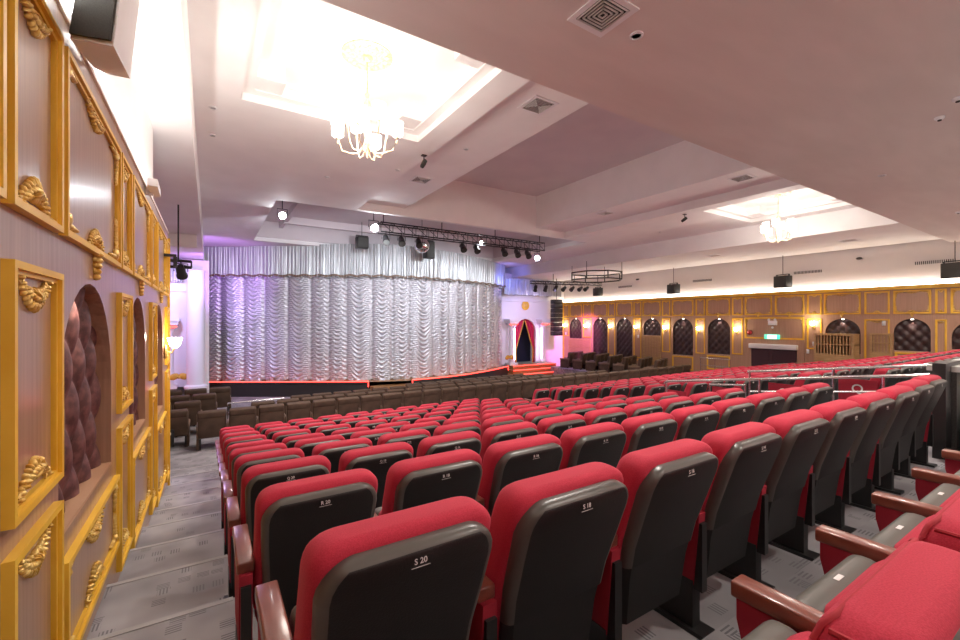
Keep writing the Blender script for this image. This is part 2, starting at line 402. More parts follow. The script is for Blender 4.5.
u = MB(); u.box(XW-.14, XW+.1, -3.2, 22.2, 1.1, 1.17); u.box(XW-.14, XW-.115, -3.2, 22.2, 1.17, 1.23)
cove = struct(u.build('trim_cove', 'gold'))
u = MB(); u.box(XW+.03, XW+.098, -3.2, 22.15, 1.172, 1.37); u.build('light_strip', 'cove', cove)
lamp('cove_and_fill_glow', 'AREA', (XW-.03, 9.5, 1.42), 22, (1, .95, .9), .1, (PI, 0, 0), sy=25)
lamp('cove_and_fill_glow', 'AREA', (XL-.02, 3.2, ZT+.05), 50, (1, .97, .93), .08, (PI, 0, 0), sy=8)
lamp('cove_and_fill_glow', 'AREA', (9.5, -3.05, 1.3), 250, (1, .9, .84), 20, (PI+.35, 0, 0), sy=.2)  # added fill lamp at the unseen back wall, lifting the soffit
u = MB(); u.box(XW-.02, XW+.05, 22.0, 22.2, -4, 1.1)
for n in niches:
    b_ = MB().lathe([(.035, 0), (.035, -.02), (.02, -.03)], (XL-.1, n[0], n[3]-.004), 10); b_.build('niche_lamp', 'lamp', wl)
    aim(lamp('niche_beam', 'SPOT', (XL+.02, n[0], n[3]-.05), 7, WARM, .02, None, 75, .6), (XL-.2, n[0], n[3]-.6))
for n in rn:
    b_ = MB().lathe([(.04, 0), (.04, -.02), (.02, -.03)], (XW+.05, n[0], n[3]-.004), 10); b_.build('niche_lamp', 'lamp', wr)
    aim(lamp('niche_beam', 'SPOT', (XW-.03, n[0], n[3]-.06), 14, (1, .92, .85), .02, None, 75, .6), (XW+.12, n[0], n[3]-.6))
# ------------------------------------------------------------------ gilt mouldings and carvings
def frame(x, sg, y0, y1, z0, z1, w=.04, d=.03):
    m = MB()
    def bar(a0, a1, b0, b1, dd): m.box(min(x, x+sg*dd), max(x, x+sg*dd), a0, a1, b0, b1)
    for (ww, dd, ins) in ((w*.62, d, 0), (w*.38, d*.55, w*.62)):
        Y0, Y1, Z0, Z1 = y0+ins, y1-ins, z0+ins, z1-ins
        bar(Y0, Y0+ww, Z0, Z1, dd); bar(Y1-ww, Y1, Z0, Z1, dd); bar(Y0+ww, Y1-ww, Z0, Z0+ww, dd); bar(Y0+ww, Y1-ww, Z1-ww, Z1, dd)
    return m
def leaf(m, x, sg, y, z, ln, wd_, ang, dep):
    R = Matrix.Rotation(ang, 3, 'X')
    m.ell((x+sg*dep*.45, y, z), (dep, ln/2, wd_/2), 8, 5, R)
def carving(x, sg, y, z, w, h, flip=1, kind='garland'):
    """acanthus swag on a wall plane: leaves, berries and two scrolls"""
    m = MB(); rnd = random.Random(int(1000*(y+z*3)))
    if kind == 'garland':
        N = 15
        for i in range(N):
            t = -1+2*i/(N-1); yy = y+t*w*.46; zz = z-flip*h*.5*(1-t*t)+flip*h*.25
            k = .5+.7*(1-abs(t)); sl = -flip*t*1.1
            leaf(m, x, sg, yy, zz, w*.11*k, h*.2*k, sl+rnd.uniform(-.4, .4), .012+.012*k)
            leaf(m, x, sg, yy+rnd.uniform(-.02, .02)*w, zz-flip*h*.17*k, h*.30*k, h*.11, PI/2+flip*t*.8+rnd.uniform(-.3, .3), .008+.01*k)
            leaf(m, x, sg, yy+rnd.uniform(-.02, .02)*w, zz+flip*h*.16*k, h*.26*k, h*.1, PI/2-flip*t*.8+rnd.uniform(-.4, .4), .007+.009*k)
            if i % 2 == 0: m.ell((x+sg*(.012+.012*k), yy, zz), (.012, h*.06, h*.06), 6, 4)
        for s in (-1, 1):
            m.tube([(x+sg*.012, y+s*(w*.44+.09*w*math.cos(q)), z+flip*(h*.28+.18*h*math.sin(q))) for q in [j*.7 for j in range(9)]], h*.035, 5)
        for q in (-.9, -.45, 0, .45, .9): leaf(m, x, sg, y+h*.16*math.sin(q), z-flip*h*(.05+.16*math.cos(q)), h*.42, h*.1, PI/2-flip*q, .028)
    elif kind == 'drop':
        for i in range(5):
            t = i/4; k = 1-.65*t
            leaf(m, x, sg, y, z-h*t*.8, h*.26, w*.8*k, PI/2, .02+.016*k)
            for s in (-1, 1): leaf(m, x, sg, y+s*w*.3*k, z-h*t*.8+h*.05, h*.22, w*.3*k, PI/2+s*.5, .014)
    else:                                                   # corner leaf running along both mouldings
        for i in range(9):
            t = i/8; k = .62-.42*t
            leaf(m, x, sg, y+w*(.08+.85*t), z+h*.06*flip, abs(w)*.22, abs(h)*.2*k+.006, rnd.uniform(-.3, .3), .013+.012*k)
            leaf(m, x, sg, y+w*.06, z+flip*h*(.08+.85*t), abs(h)*.22, abs(w)*.2*k+.006, PI/2+rnd.uniform(-.3, .3), .013+.012*k)
        leaf(m, x, sg, y+w*.14, z+flip*h*.14, .4*abs(w), .3*abs(w), .8, .025)
    return m
trim_n = [1]
def gilt(x, sg, y0, y1, z0, z1, w=.04, d=.03, orn=()):
    trim_n[0] += 1
    o = struct(frame(x, sg, y0, y1, z0, z1, w, d).build('trim_%d' % trim_n[0], 'gold'))
    for a in orn: carving(x, sg, *a).build('carving', 'gold_leaf', o, smooth=60)
    return o
for (y0, y1) in ((.62, 2.03), (2.1, 2.69), (2.76, 4.22), (4.28, 4.79), (4.88, 6.2), (6.33, 6.93), (7.04, 8.36), (8.45, 9.02)):
    yc = (y0+y1)/2; wide = y1-y0 > 1
    if wide: orn = [(yc, .47, .4, .15, -1), (yc, .40, .1, .17, 1, 'drop'), (yc, 1.235, .5, .13, 1), (y1-.05, .45, -.24, .3, 1, 'corner'), (y0+.05, .45, .24, .3, 1, 'corner'), (y1-.05, 1.25, -.2, .24, -1, 'corner'), (y0+.05, 1.25, .2, .24, -1, 'corner')]
    else: orn = [(yc, .475, .34, .16, -1), (yc, 1.22, .34, .14, 1)]
    gilt(XL, 1, y0, y1, .40, 1.30, .045, .035, orn)
for (y0, y1), zb in (((2.1, 2.69), -1.56), ((4.24, 4.82), -1.93), ((6.33, 6.9), -2.3), ((8.45, 9.02), -2.6)):
    yc = (y0+y1)/2
    gilt(XL, 1, y0, y1, -.72, .21, .045, .035, [(yc, .12, .36, .15, 1), (yc, -.63, .36, .14, -1)])
    gilt(XL, 1, y0, y1, zb, -.83, .045, .035, [(yc, -.93, .36, .15, 1), (yc, zb+.13, .36, .14, -1)])
for (y0, y1), zt, zb in (((2.77, 4.16), -1.16, -1.68), ((4.9, 6.24), -1.24, -2.05), ((6.98, 8.36), -1.44, -2.45)):
    yc = (y0+y1)/2
    gilt(XL, 1, y0, y1, zb, zt, .045, .035, [(yc, zt-.1, .42, .15, 1), (yc, zb+.1, .42, .15, -1), (y0+.05, zb+.05, .14, .2, 1, 'corner'), (y1-.05, zb+.05, -.14, .2, 1, 'corner'), (y0+.05, zt-.05, .14, .2, -1, 'corner'), (y1-.05, zt-.05, -.14, .2, -1, 'corner')])
struct(MB().box(XL-.05, XL+.03, 9.03, 9.1, -3.0, 1.4).build('trim_end', 'gold'))
# right wall mouldings
ub = [(21.6, 22.15), (20.4, 21.52), (19.53, 20.27), (18.24, 19.44), (17.64, 18.16), (16.37, 17.53), (15.76, 16.27), (14.52, 15.66), (13.93, 14.41), (12.63, 13.82),
      (12.03, 12.5), (10.8, 11.94), (10.23, 10.7), (9.0, 10.13), (7.79, 8.88), (7.19, 7.69), (5.96, 7.11), (5.14, 5.85), (4.08, 5.04), (3.71, 3.98), (2.4, 3.62)]
for (a, b_) in ub:
    yc = (a+b_)/2; w_ = b_-a; big = w_ > .9
    orn = [(yc, .29, w_*.35, .12, -1), (yc, .99, w_*.4, .1, 1)]
    if big: orn += [(a+.06, .3, .2, .2, 1, 'corner'), (b_-.06, .3, -.2, .2, 1, 'corner'), (a+.06, 1.0, .2, .2, -1, 'corner'), (b_-.06, 1.0, -.2, .2, -1, 'corner'), (yc, .24, .16, .15, 1, 'drop')]
    gilt(XW, -1, a, b_, .22, 1.06, .055, .04, orn)
for (a, b_), zt, zb in (((19.53, 20.27), .12, -1.15), ((17.64, 18.16), .12, -2.2), ((15.76, 16.27), .12, -2.2), ((13.93, 14.41), .1, -1.75), ((12.03, 12.5), .08, -1.7), ((10.23, 10.7), .08, -1.62),
                        ((7.19, 7.69), .05, -1.2), ((5.14, 5.85), .03, -1.5), ((3.71, 3.98), .02, -1.3), ((21.6, 22.15), .12, -1.1)):
    yc = (a+b_)/2
    gilt(XW, -1, a, b_, zb, zt, .05, .04, [(yc, zt-.08, (b_-a)*.6, .1, 1)])
gilt(XW, -1, 7.79, 10.13, -.84, .12, .065, .04, [(10.05, .05, -.2, .2, -1, 'corner'), (7.87, .05, .2, .2, -1, 'corner')])
for (a, b_), zt in (((18.25, 19.44), -2.42), ((16.38, 17.53), -2.34), ((12.64, 13.8), -1.9), ((10.8, 11.92), -1.74), ((4.1, 5.0), -1.16), ((17.64, 18.16), -2.28), ((15.76, 16.27), -2.28)):
    gilt(XW, -1, a, b_, zt-.7, zt, .065, .04)
struct(MB().box(XW-.05, XW, 22.1, 22.2, -3.2, 1.1).build('trim_corner', 'gold'))

# ------------------------------------------------------------------ theatre seats
# seat frame: origin on the floor under the back plane, +Y is the way the seat faces
SEAT = .598
def yb(z):
    pts = [(.2, .17), (.4, .145), (.55, .112), (.7, .06), (.82, .018), (.88, 0), (1.1, -.012)]
    for (a, p), (b_, q) in zip(pts, pts[1:]):
        if z <= b_: return p+(q-p)*max(0, (z-a))/(b_-a)
    return pts[-1][1]
def shell_mesh(z0, zt, far=False):
    m = MB(); loops = []; r = .095; hw0 = .248
    zs = [z0, .55, .7, .8, zt-r]+[zt-r+r*math.sin(q) for q in (.3, .58, .7, .82, .95, 1.1, 1.25, 1.4, 1.5)] if not far else [z0, .55, .8, zt-r, zt-.034, zt-.014, zt-.003]
    for z in zs:
        w = hw0-.03*max(0, (.75-z)/.5)
        e = 0
        if z > zt-r:
            e = (z-(zt-r))/r; w = w-r+r*math.sqrt(max(1-e*e, .0))
        y = yb(z); q = min(1, max(0, (z-(zt-.034))/.033)); c_ = .03*(1-math.sqrt(max(0, 1-q*q)))
        lp = [(-w, y+.085), (-w, y+.032+c_*.4), (-w+.004, y+.016+c_*.6), (-w+.013, y+.005+c_*.85), (-max(w-.027, .02), y+c_)]
        loops.append([(a, b_, z) for a, b_ in lp]+[(-a, b_, z) for a, b_ in reversed(lp)])
    m.loft(loops); me = m.mesh('back_shell', 'shell', 50)
    me.materials.append(M['rim_highlight'])                       # satin border, its grey a painted edge highlight, around the grained back panel
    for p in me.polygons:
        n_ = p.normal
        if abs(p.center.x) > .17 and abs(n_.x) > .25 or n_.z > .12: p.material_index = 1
    return me
def cushion_mesh(far=False):
    m = MB(); loops = []; r = .075; zt = .93; hw0 = .264; n = 4 if not far else 2
    zs = [.36, .45, .58, .72, .84, zt-r]+[zt-r+r*math.sin(q) for q in (.3, .56, .75, .95, 1.15, 1.35, 1.5)] if not far else [.36, .6, .84, zt-r, zt-.03, zt-.01, zt-.002]
    for z in zs:
        w = hw0; e = 0
        if z > zt-r: e = (z-(zt-r))/r; w = hw0-r+r*math.sqrt(max(1-e*e, 0))
        th = .115+.02*math.sin((z-.36)/.64*PI)
        q = max(0, (z-(zt-.04))/.04); sh = 1-math.sqrt(max(0, 1-q*q))
        y0 = yb(z)+.045+sh*.035; y1 = yb(z)+.05+th-sh*.032
        lp = []; cr = min(.035, (y1-y0)*.45)
        for (cx, cy, a0) in ((w-cr, y1-cr, 0), (-w+cr, y1-cr, PI/2), (-w+cr, y0+cr, PI), (w-cr, y0+cr, 1.5*PI)):
            for i in range(n):
                a = a0+PI/2*i/(n-1); lp.append((cx+cr*math.cos(a), cy+cr*math.sin(a), z))
        loops.append(lp)
    m.loft(loops); return m.mesh('back_cushion', 'red', 60)
def rbox(x0, x1, y0, y1, z0, z1, r, name, mt, seg=2):
    bm = bmesh.new(); bmesh.ops.create_cube(bm, size=1)
    for v in bm.verts: v.co = Vector(((x0+x1)/2+v.co.x*(x1-x0), (y0+y1)/2+v.co.y*(y1-y0), (z0+z1)/2+v.co.z*(z1-z0)))
    bmesh.ops.bevel(bm, geom=list(bm.edges), offset=r, segments=seg, profile=.5, affect='EDGES')
    me = bpy.data.meshes.new(name); bm.to_mesh(me); bm.free(); me.materials.append(M[mt])
    me.polygons.foreach_set('use_smooth', [True]*len(me.polygons))
    try: me.set_sharp_from_angle(angle=math.radians(50))
    except Exception: pass
    return me
SM = {}
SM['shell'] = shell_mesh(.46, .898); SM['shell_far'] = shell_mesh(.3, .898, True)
def lower_mesh():
    m = MB(); loops = []
    for z in (.2, .3, .4, .465):
        w = .247-.03*max(0, (.75-z)/.5); y = yb(z)+.004
        loops.append([(-w, y+.05, z), (-w, y+.03, z), (-w+.03, y, z), (w-.03, y, z), (w, y+.03, z), (w, y+.05, z)])
    m.loft(loops); return m.mesh('lower_back_panel', 'shell', 40)
SM['lower'] = lower_mesh()
SM['cushion'] = cushion_mesh(); SM['cushion_far'] = cushion_mesh(True)
SM['pan'] = rbox(-.25, .25, .355, .45, .24, .588, .035, 'seat_shell', 'pan', 3)
SM['seat'] = rbox(-.255, .255, .19, .38, .24, .622, .065, 'seat', 'red', 3)
SM['seat_far'] = rbox(-.25, .25, .19, .36, .2, .59, .04, 'seat', 'red', 1)
SM['arm'] = rbox(-.034, .034, .15, .56, .562, .61, .007, 'armrest', 'arm', 2)
def side_mesh():
    m = MB(); P = [(.13, .565), (.545, .565), (.545, .50), (.5, .32), (.46, .22), (.16, .22)]
    vs = [(s*.026, y, z) for s in (-1, 1) for y, z in P]; n = len(P)
    m.add(vs, [tuple(range(n))[::-1], tuple(range(n, 2*n))]+[(i, (i+1) % n, n+(i+1) % n, n+i) for i in range(n)])
    return m.mesh('side_panel', 'red_dark')
SM['side'] = side_mesh()
m = MB(); m.box(-.03, .03, .16, .34, .02, .24); m.box(-.05, .05, .1, .4, 0, .02); m.box(-.02, .02, .12, .2, .2, .52)
SM['foot'] = m.mesh('pedestal', 'black')
m = MB(); m.box(-.026, .026, .0, .004, .8395, .8415); m.box(-.018, -.008, .0, .004, .847, .860); m.box(-.001, .018, .0, .004, .847, .860)
SM['plate'] = m.mesh('number_plate', 'plate')
m = MB(); m.box(-.026, .026, -.0012, 0, -.0145, -.0132); SM['line'] = m.mesh('number_underline', 'plate')
m = MB(); m.box(-.022, .022, .395, .41, .5895, .5903); SM['tag'] = m.mesh('seat_tag', 'plate')
def cush(z, zt=.93, r=.075, hw=.264):
    e = max(0, (z-(zt-r))/r); w = hw-r+r*math.sqrt(max(1-e*e, 0)); q = max(0, (z-(zt-.04))/.04); sh = 1-math.sqrt(max(0, 1-q*q))
    y1 = yb(z)+.05+.115+.02*math.sin((z-.36)/.64*PI)-sh*.032
    return w, yb(z)+.045+sh*.035, y1
m = MB(); zz_ = (.42, .6, .78, .855, .885, .908, .922)
L_ = [(cush(z)[0]-.008, cush(z)[2]-.008, z) for z in zz_]
m.tube([(-a, b_, c_) for a, b_, c_ in L_]+[(a, b_, c_) for a, b_, c_ in reversed(L_)], .0055, 6)
for sx in (-1, 1):
    w, y0, y1 = cush(.908); m.tube([(sx*(w+.001), y0+.03, .908), (sx*(w+.001), y1-.02, .908)], .005, 6)
SM['piping'] = m.mesh('piping', 'piping', 60)
specs = {}
ROWL = ['S', 'R', 'Q', 'P', 'O']
for k in range(5):
    for n in range(10): specs[(k, n)] = ('%s %d' % (ROWL[k], 20-2*n), .021)
specs['Q'] = ('Q', .17)
for t in 'EDS': specs['v'+t] = (t, .15)
TX = text_meshes(specs)
def seat(x, y, z, label, group, near=True, last=False, key=None, pip=False):
    t = thing('theatre_seat', label, 'seat', (x, y, z), 0, group)
    if near:
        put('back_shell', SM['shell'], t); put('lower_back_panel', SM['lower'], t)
        cu = put('back_cushion', SM['cushion'], t)
        if pip: put('piping', SM['piping'], cu)
        s_ = put('seat', SM['seat'], t); p_ = put('seat_shell', SM['pan'], s_)
        if pip: put('seat_tag', SM['tag'], s_)
        for q in ((-SEAT/2, SEAT/2) if last else (-SEAT/2,)):
            a = put('armrest', SM['arm'], t, (q, 0, 0)); put('side_panel', SM['side'], a)
            put('pedestal', SM['foot'], t, (q, 0, 0))
    else:
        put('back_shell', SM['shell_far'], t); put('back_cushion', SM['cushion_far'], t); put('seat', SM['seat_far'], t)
        for q in ((-SEAT/2, SEAT/2) if last else (-SEAT/2,)): put('armrest', SM['arm'], t, (q, 0, 0))
    if key in TX:
        l_ = put('number_plate', TX[key], t, (0, .001, .855)); put('number_underline', SM['line'], l_)
    else: put('number_plate', SM['plate'], t)
    return t
G0 = 'red seats between the side aisle and the rails'
def rowname(k):
    return {-1: 'row nearest the camera', 0: 'row lettered S', 1: 'row lettered R'}.get(k) or '%s row ahead of row R' % ORD[k-2]
for k in range(-1, 10):
    for n in range(10):
        x = .432+SEAT*n+(.025 if k <= 0 else 0); yy, zz = (RY(k), RZ(k)) if k >= 0 else (.12, RZ(-1))
        lab = 'red seat, %s from the side aisle in the %s' % (ORD[n], rowname(k))
        t = seat(x, yy+(.03*max(0, n-7) if k == 0 else 0), zz, lab, G0, k < 5, n == 9, (k, n), k == -1)
G1 = 'red seats beyond the rails'
letters = {1: 0, 2: 1}
for k in range(1, 10):
    for n in range(20):
        t = seat(8.25+SEAT*n, RY(k), RZ(k)+.06, 'red seat past the rails, %s along the %s row behind the brown seats' % (ORD[n], ORD[9-k]), G1, n < 2 and k < 5, n == 19)
        if n == 0 and k < 5:
            side = [ch for ch in t.children if ch.name.startswith('armrest')][0]
            e = MB(); e.box(-.04, -.028, .12, .56, .1, .74); p_ = e.build('end_panel', 'red_dark', side)
            if k in letters:
                o = put('row_letter', TX['Q'], t, (-SEAT/2-.043, .34, .6)); o.rotation_euler = (0, 0, -PI/2)
b_ = MB(); b_.box(8.25-.4, XW, RY(1)+.05, RY(10), -4, RZ(9)+.01)
for k in range(1, 10): b_.box(8.25-.4, XW, RY(k)+.05, RY(k+1)+.05, -4, RZ(k)+.06)
struct(b_.build('floor_block', 'carpet'))

# ------------------------------------------------------------------ brown armchairs near the stage
BW = .665
def brown_proto():
    t = thing('brown_armchair', 'x', 'seat')
    TL = .16
    bk = put('backrest', rbox(-.3, .3, -.06, .1, 0, .66, .03, 'backrest', 'brown', 2), t, (0, .06, .3)); bk.rotation_euler = (TL, 0, 0)
    put('headrest', rbox(-.3, .3, -.075, .11, .5, .67, .035, 'headrest', 'brown', 2), bk)
    put('seat', rbox(-.265, .265, .1, .62, .26, .46, .05, 'seat', 'brown', 2), t)
    for s in (-1, 1):
        a = put('armrest', rbox(-.03, .03, -.02, .6, .5, .6, .02, 'armrest', 'brown_trim', 2), t, (s*(BW/2-.032), 0, 0))
        put('arm_side', MB().box(-.025, .025, 0, .56, .03, .5).mesh('arm_side', 'brown'), a)
        put('leg', MB().box(-.03, .03, .05, .12, 0, .28).mesh('leg', 'black'), t, (s*.26, 0, 0))
        put('seam', MB().box(-.004, .004, -.085, -.07, .0, .64).mesh('seam', 'brown_trim'), bk, (s*.314, .015, 0))
    return t
BP = brown_proto(); used = [False]
def brown(x, y, rz, label, group, z=FRONT):
    if not used[0]:
        used[0] = True; BP.location = (x, y, z); BP.rotation_euler = (0, 0, rz); BP['label'] = label; BP['group'] = group; return BP
    return dup(BP, (x, y, z), rz, label, group)
rows_b = [(12.45, .06, 31, 'first'), (13.65, 1.3, 22, 'second'), (14.8, 2.5, 16, 'third'), (15.9, 6.9, 9, 'fourth')]
for y, x0, n, w in rows_b:
    for i in range(n):
        brown(x0+BW*i, y, 0, 'brown armchair, %s from the aisle end of the %s brown row past the red seats' % (ORD[i], w), 'brown armchairs in long rows', FRONT-.1*rows_b.index((y, x0, n, w)))
for j, (y, x0) in enumerate(((13.0, -.75), (14.2, -.5), (15.4, -.12), (16.6, .3))):
    for i in range((2, 3, 4, 4)[j]):
        o = brown(x0-BW*i, y, 0, 'brown armchair by the end of the panelled wall, %s along the %s short row' % (ORD[i], ORD[j]), 'brown armchairs in the short rows')
        if i == 0 and j < 2:
            pl = put('row_letter_board', MB().box(-.2, .02, -.09, -.075, .08, .5).mesh('row_letter_board', 'black'), o, (.0, 0, 0))
            for q, ch in enumerate('DS' if j == 0 else 'ES'):
                put('row_letter', TX['v'+ch], pl, (-.09, -.0925, .40-.17*q))
# rows angled to the stage along the far wall
k = 0
for x, y in ((20.3, 19.9), (20.3, 18.8), (20.3, 17.75), (20.3, 16.75), (20.3, 15.75), (20.3, 14.75), (20.3, 13.8)):
    for i in range(3):
        a = math.radians(20)
        brown(x-BW*i*math.cos(a), y-BW*i*math.sin(a), a, 'brown armchair by the far wall, %s in the %s slanting row from the stage' % (ORD[i], ORD[k]), 'brown armchairs by the far wall', FRONT+.22)
    k += 1
b_ = MB(); b_.box(18.4, XW, 13.0, 20.6, -4, FRONT+.22)
struct(b_.build('floor_platform', 'carpet'))

# ------------------------------------------------------------------ rails, dividing wall
def rail(name, label, path, posts, mid=(), r=.019):
    t = thing(name, label, 'handrail', (path[0][0], path[0][1], path[0][2]))
    o = Vector(path[0]); m = MB(); m.tube([Vector(p)-o for p in path], r, 10); m.build('top_rail', 'chrome', t, smooth=40)
    for (p, zb) in posts:
        q = MB(); q.tube([Vector(p)-o, Vector((p[0], p[1], zb))-o], r*.9, 8); q.lathe([(.045, 0), (.045, .012)], Vector((p[0], p[1], zb))-o, 10); q.build('post', 'chrome', t, smooth=40)
    for a, b_ in mid:
        q = MB(); q.tube([Vector(a)-o, Vector(b_)-o], r*.75, 8); q.build('mid_rail', 'chrome', t, smooth=40)
    return t
def za(y): return -.58-(y-1.25)*.142
def fl(y): return RZ(int(math.floor((y-.05-1.0)/.945)))
rail('handrail', 'long brushed steel handrail just behind the end seats of the red rows', [(6.4, 4.35, za(4.35)-.03), (6.4, 4.3, za(4.3)), (6.4, 1.25, za(1.25))],
     [((6.4, y, za(y)), fl(y)) for y in (4.32, 2.9, 1.62)])
zb_ = lambda y: -.564-(y-1.48)*.137
rail('handrail', 'upper brushed steel handrail with a lower bar, edging the red seats beyond the aisle', [(7.55, 3.6, zb_(3.6)), (7.55, 1.3, zb_(1.3))],
     [((7.55, y, zb_(y)), fl(y)) for y in (3.57, 2.45, 1.35)], [((7.55, 3.57, zb_(3.57)-.33), (7.55, 1.35, zb_(1.35)-.33))])
rail('handrail', 'short steel handrail loop standing between the two long handrails', [(6.95, 3.9, -1.3), (6.95, 3.9, -1.06), (6.95, 3.35, -1.0), (6.95, 3.35, -1.3)], [((6.95, 3.9, -1.06), fl(3.9)), ((6.95, 3.35, -1.0), fl(3.35))])
rail('handrail', 'small steel handrail in front of the far double door', [(20.3, 9.0, -1.95), (20.3, 8.0, -1.8), (20.85, 8.0, -1.8)], [((20.3, 9.0, -1.95), -2.9), ((20.3, 8.0, -1.8), -2.75), ((20.85, 8.0, -1.8), -2.75)])
rail('handrail', 'dark steel handrail beside the wooden doorway near the brown armchairs', [(20.4, 11.9, -1.85), (20.4, 11.2, -1.85), (20.4, 10.5, -1.85)], [((20.4, y, -1.85), -3.0) for y in (11.9, 11.2, 10.5)], [((20.4, 11.9, -2.2), (20.4, 10.5, -2.2))])
rail('handrail', 'low chrome handrail before the stage by the short brown rows', [(.45, 14.4, -2.42), (1.95, 14.4, -2.42), (1.0, 14.4, -2.8)], [((.45, 14.4, -2.42), FRONT), ((1.93, 14.4, -2.43), -3.4), ((1.0, 14.4, -2.8), -3.4)], [((.45, 14.4, -2.7), (1.2, 14.4, -2.7))])
w = MB(); w.box(6.52, 7.2, 1.16, 1.26, -1.47, -.46); w.build('end_post', 'black')
struct(bpy.data.objects['end_post']); bpy.data.objects['end_post'].name = 'trim_end_post'
w = MB(); w.box(6.75, 14, 1.12, 1.28, -2.2, -.56); wd_ = struct(w.build('wall_divider', 'dark_wall'))
w = MB(); w.box(6.75, 14, 1.05, 1.35, -.56, -.5); w.build('capping', 'pale_cap', wd_)
w = MB(); w.box(6.6, 14, .2, 1.0, -1.5, -1.0); st = struct(w.build('floor_step', 'concrete'))
w = MB(); w.box(6.58, 14, .78, 1.02, -1.0, -.97); w.build('nosing', 'pale_cap', st)
rail('handrail', 'level steel bar on the dark dividing wall at the end of row S', [(6.8, 1.07, -.82), (9.5, 1.07, -.82)], [((6.9, 1.07, -.82), -1.0), ((9.2, 1.07, -.82), -1.0)], r=.018)

# ------------------------------------------------------------------ stage
CP_ = [(-.3, 23.9), (1.62, 22.75), (3.63, 21.5), (5.62, 20.3), (7.7, 19.45), (10.6, 19.65), (13.2, 20.6), (15.35, 21.8)]
def spline(P, n):
    out = []
    for i in range(len(P)-1):
        p0, p1, p2, p3 = (Vector(P[max(0, min(len(P)-1, i+d))]) for d in (-1, 0, 1, 2))
        for j in range(n):
            t = j/n; out.append(.5*((2*p1)+(p2-p0)*t+(2*p0-5*p1+4*p2-p3)*t*t+(3*p1-p0-3*p2+p3)*t*t*t))
    return out+[Vector(P[-1])]
SP = spline(CP_, 24)
cum = [0]
for a, b_ in zip(SP, SP[1:]): cum.append(cum[-1]+(b_-a).length)
def at(s):
    s = max(0, min(cum[-1], s*cum[-1])); lo = 0
    import bisect
    lo = min(max(bisect.bisect_right(cum, s)-1, 0), len(SP)-2)
    t = (s-cum[lo])/(cum[lo+1]-cum[lo]); p = SP[lo].lerp(SP[lo+1], t); d = (SP[lo+1]-SP[lo]).normalized()
    return p, Vector((d.y, -d.x))                          # point and normal towards the audience
def edge(off, n=60): return [(at(i/n)[0]+Vector((0, -off))) for i in range(n+1)]
m = MB(); E_ = edge(.75); n = len(E_)
m.add([(p.x, p.y, z) for z in (STAGE, FRONT-.5) for p in E_]+[(p.x, 25, z) for z in (STAGE, FRONT-.2) for p in E_],
      [(i, i+1, 2*n+i+1, 2*n+i) for i in range(n-1)])
struct(m.build('floor_stage', 'stage_wood', fix=False))
# stage fronts on both sides of the centre steps, each with a red light line
def front(i0, i1, nm):
    m = MB(); P = [E_[i] for i in range(i0, i1+1)]; q = len(P)
    m.add([(p.x, p.y-dy, z) for (dy, z) in ((.0, STAGE+.02), (.06, STAGE+.02), (.06, STAGE-.09), (.02, STAGE-.1), (.02, FRONT-.4)) for p in P], [(r*q+i, r*q+i+1, (r+1)*q+i+1, (r+1)*q+i) for r in range(4) for i in range(q-1)])
    o = struct(m.build('trim_stage_front_'+nm, 'stage_black', fix=False))
    t = MB(); t.tube([(p.x, p.y-.075, STAGE+.03) for p in P], .022, 6)
    for p in (P[0], P[-1]): t.tube([(p.x, p.y-.08, STAGE+.03), (p.x, p.y-.08, STAGE-.22)], .02, 6)
    t.build('light_line', 'neon_red', o)
    return P
ia = min(range(n), key=lambda i: abs(E_[i].x-6.25)); ib = min(range(n), key=lambda i: abs(E_[i].x-8.15))
front(0, ia, 'near'); front(ib, n-1, 'far')
pa, pb = E_[ia], E_[ib]
t = thing('stage_steps', 'wooden steps let into the stage front between two red light lines', 'steps', (7.2, 18.7, -3.5))
for i in range(2):
    MB().box(pa.x-7.2+.03, pb.x-7.2-.03, -.25-.3*(1-i), .35, .0 if i == 0 else .25, .25+.25*i).build('tread', 'stage_wood', t)
# the silver swagged curtain
NC = 17
cols = [0]; rnd = random.Random(3)
for i in range(NC): cols.append(cols[-1]+1+rnd.uniform(-.22, .22))
cols = [q/cols[-1] for q in cols]
def swag(u, v):
    import bisect
    i = min(max(bisect.bisect_right(cols, u)-1, 0), NC-1); ph = (u-cols[i])/(cols[i+1]-cols[i])*2-1
    p, nrm = at(u); z = STAGE+.06+v*(2.15-STAGE)
    sag = .8*(1-abs(ph)**1.8)
    ph2 = (z+sag+.09*math.sin(i*2.1)+.03*math.sin(i*37+z*2.3)+.015*math.sin(u*300+z*5))/.2
    fold = 1-abs(math.sin(PI*ph2))**.55
    d = .06*(1-ph*ph)+.15*(1-fold)*(.35+.65*(1-abs(ph)**4))-.06*math.exp(-((abs(ph)-1)/.07)**2)
    q = p+nrm*d
    return (q.x, q.y, z-(.12*(1-ph*ph) if v < .001 else 0))
m = MB(); m.grid(swag, 17*18, 260)
o = m.build('stage_curtain', 'silver', smooth=180, fix=False)
tag(o, 'huge silver curtain gathered in rows of scalloped swags across the stage', 'curtain')
def val(u, v):
    p, nrm = at(u); zt = 3.39+.17*math.exp(-((u-.5)/.28)**2) if .12 < u < .88 else 3.39
    zb = 2.0+.03*math.sin(u*160)+.02*math.sin(u*431); z = zb+(zt-zb)*v
    fl_ = math.sin(u*760+2*math.sin(u*91))*.5+math.sin(u*1340+1.3)*.3
    q = p+nrm*(.32+.055*fl_*(1-.5*v))
    return (q.x, q.y, z)
m = MB(); m.grid(val, 1100, 5)
o = m.build('stage_valance', 'silver2', smooth=180, fix=False)
tag(o, 'shimmering silver pleated valance hanging over the swagged curtain', 'curtain')
m = MB()
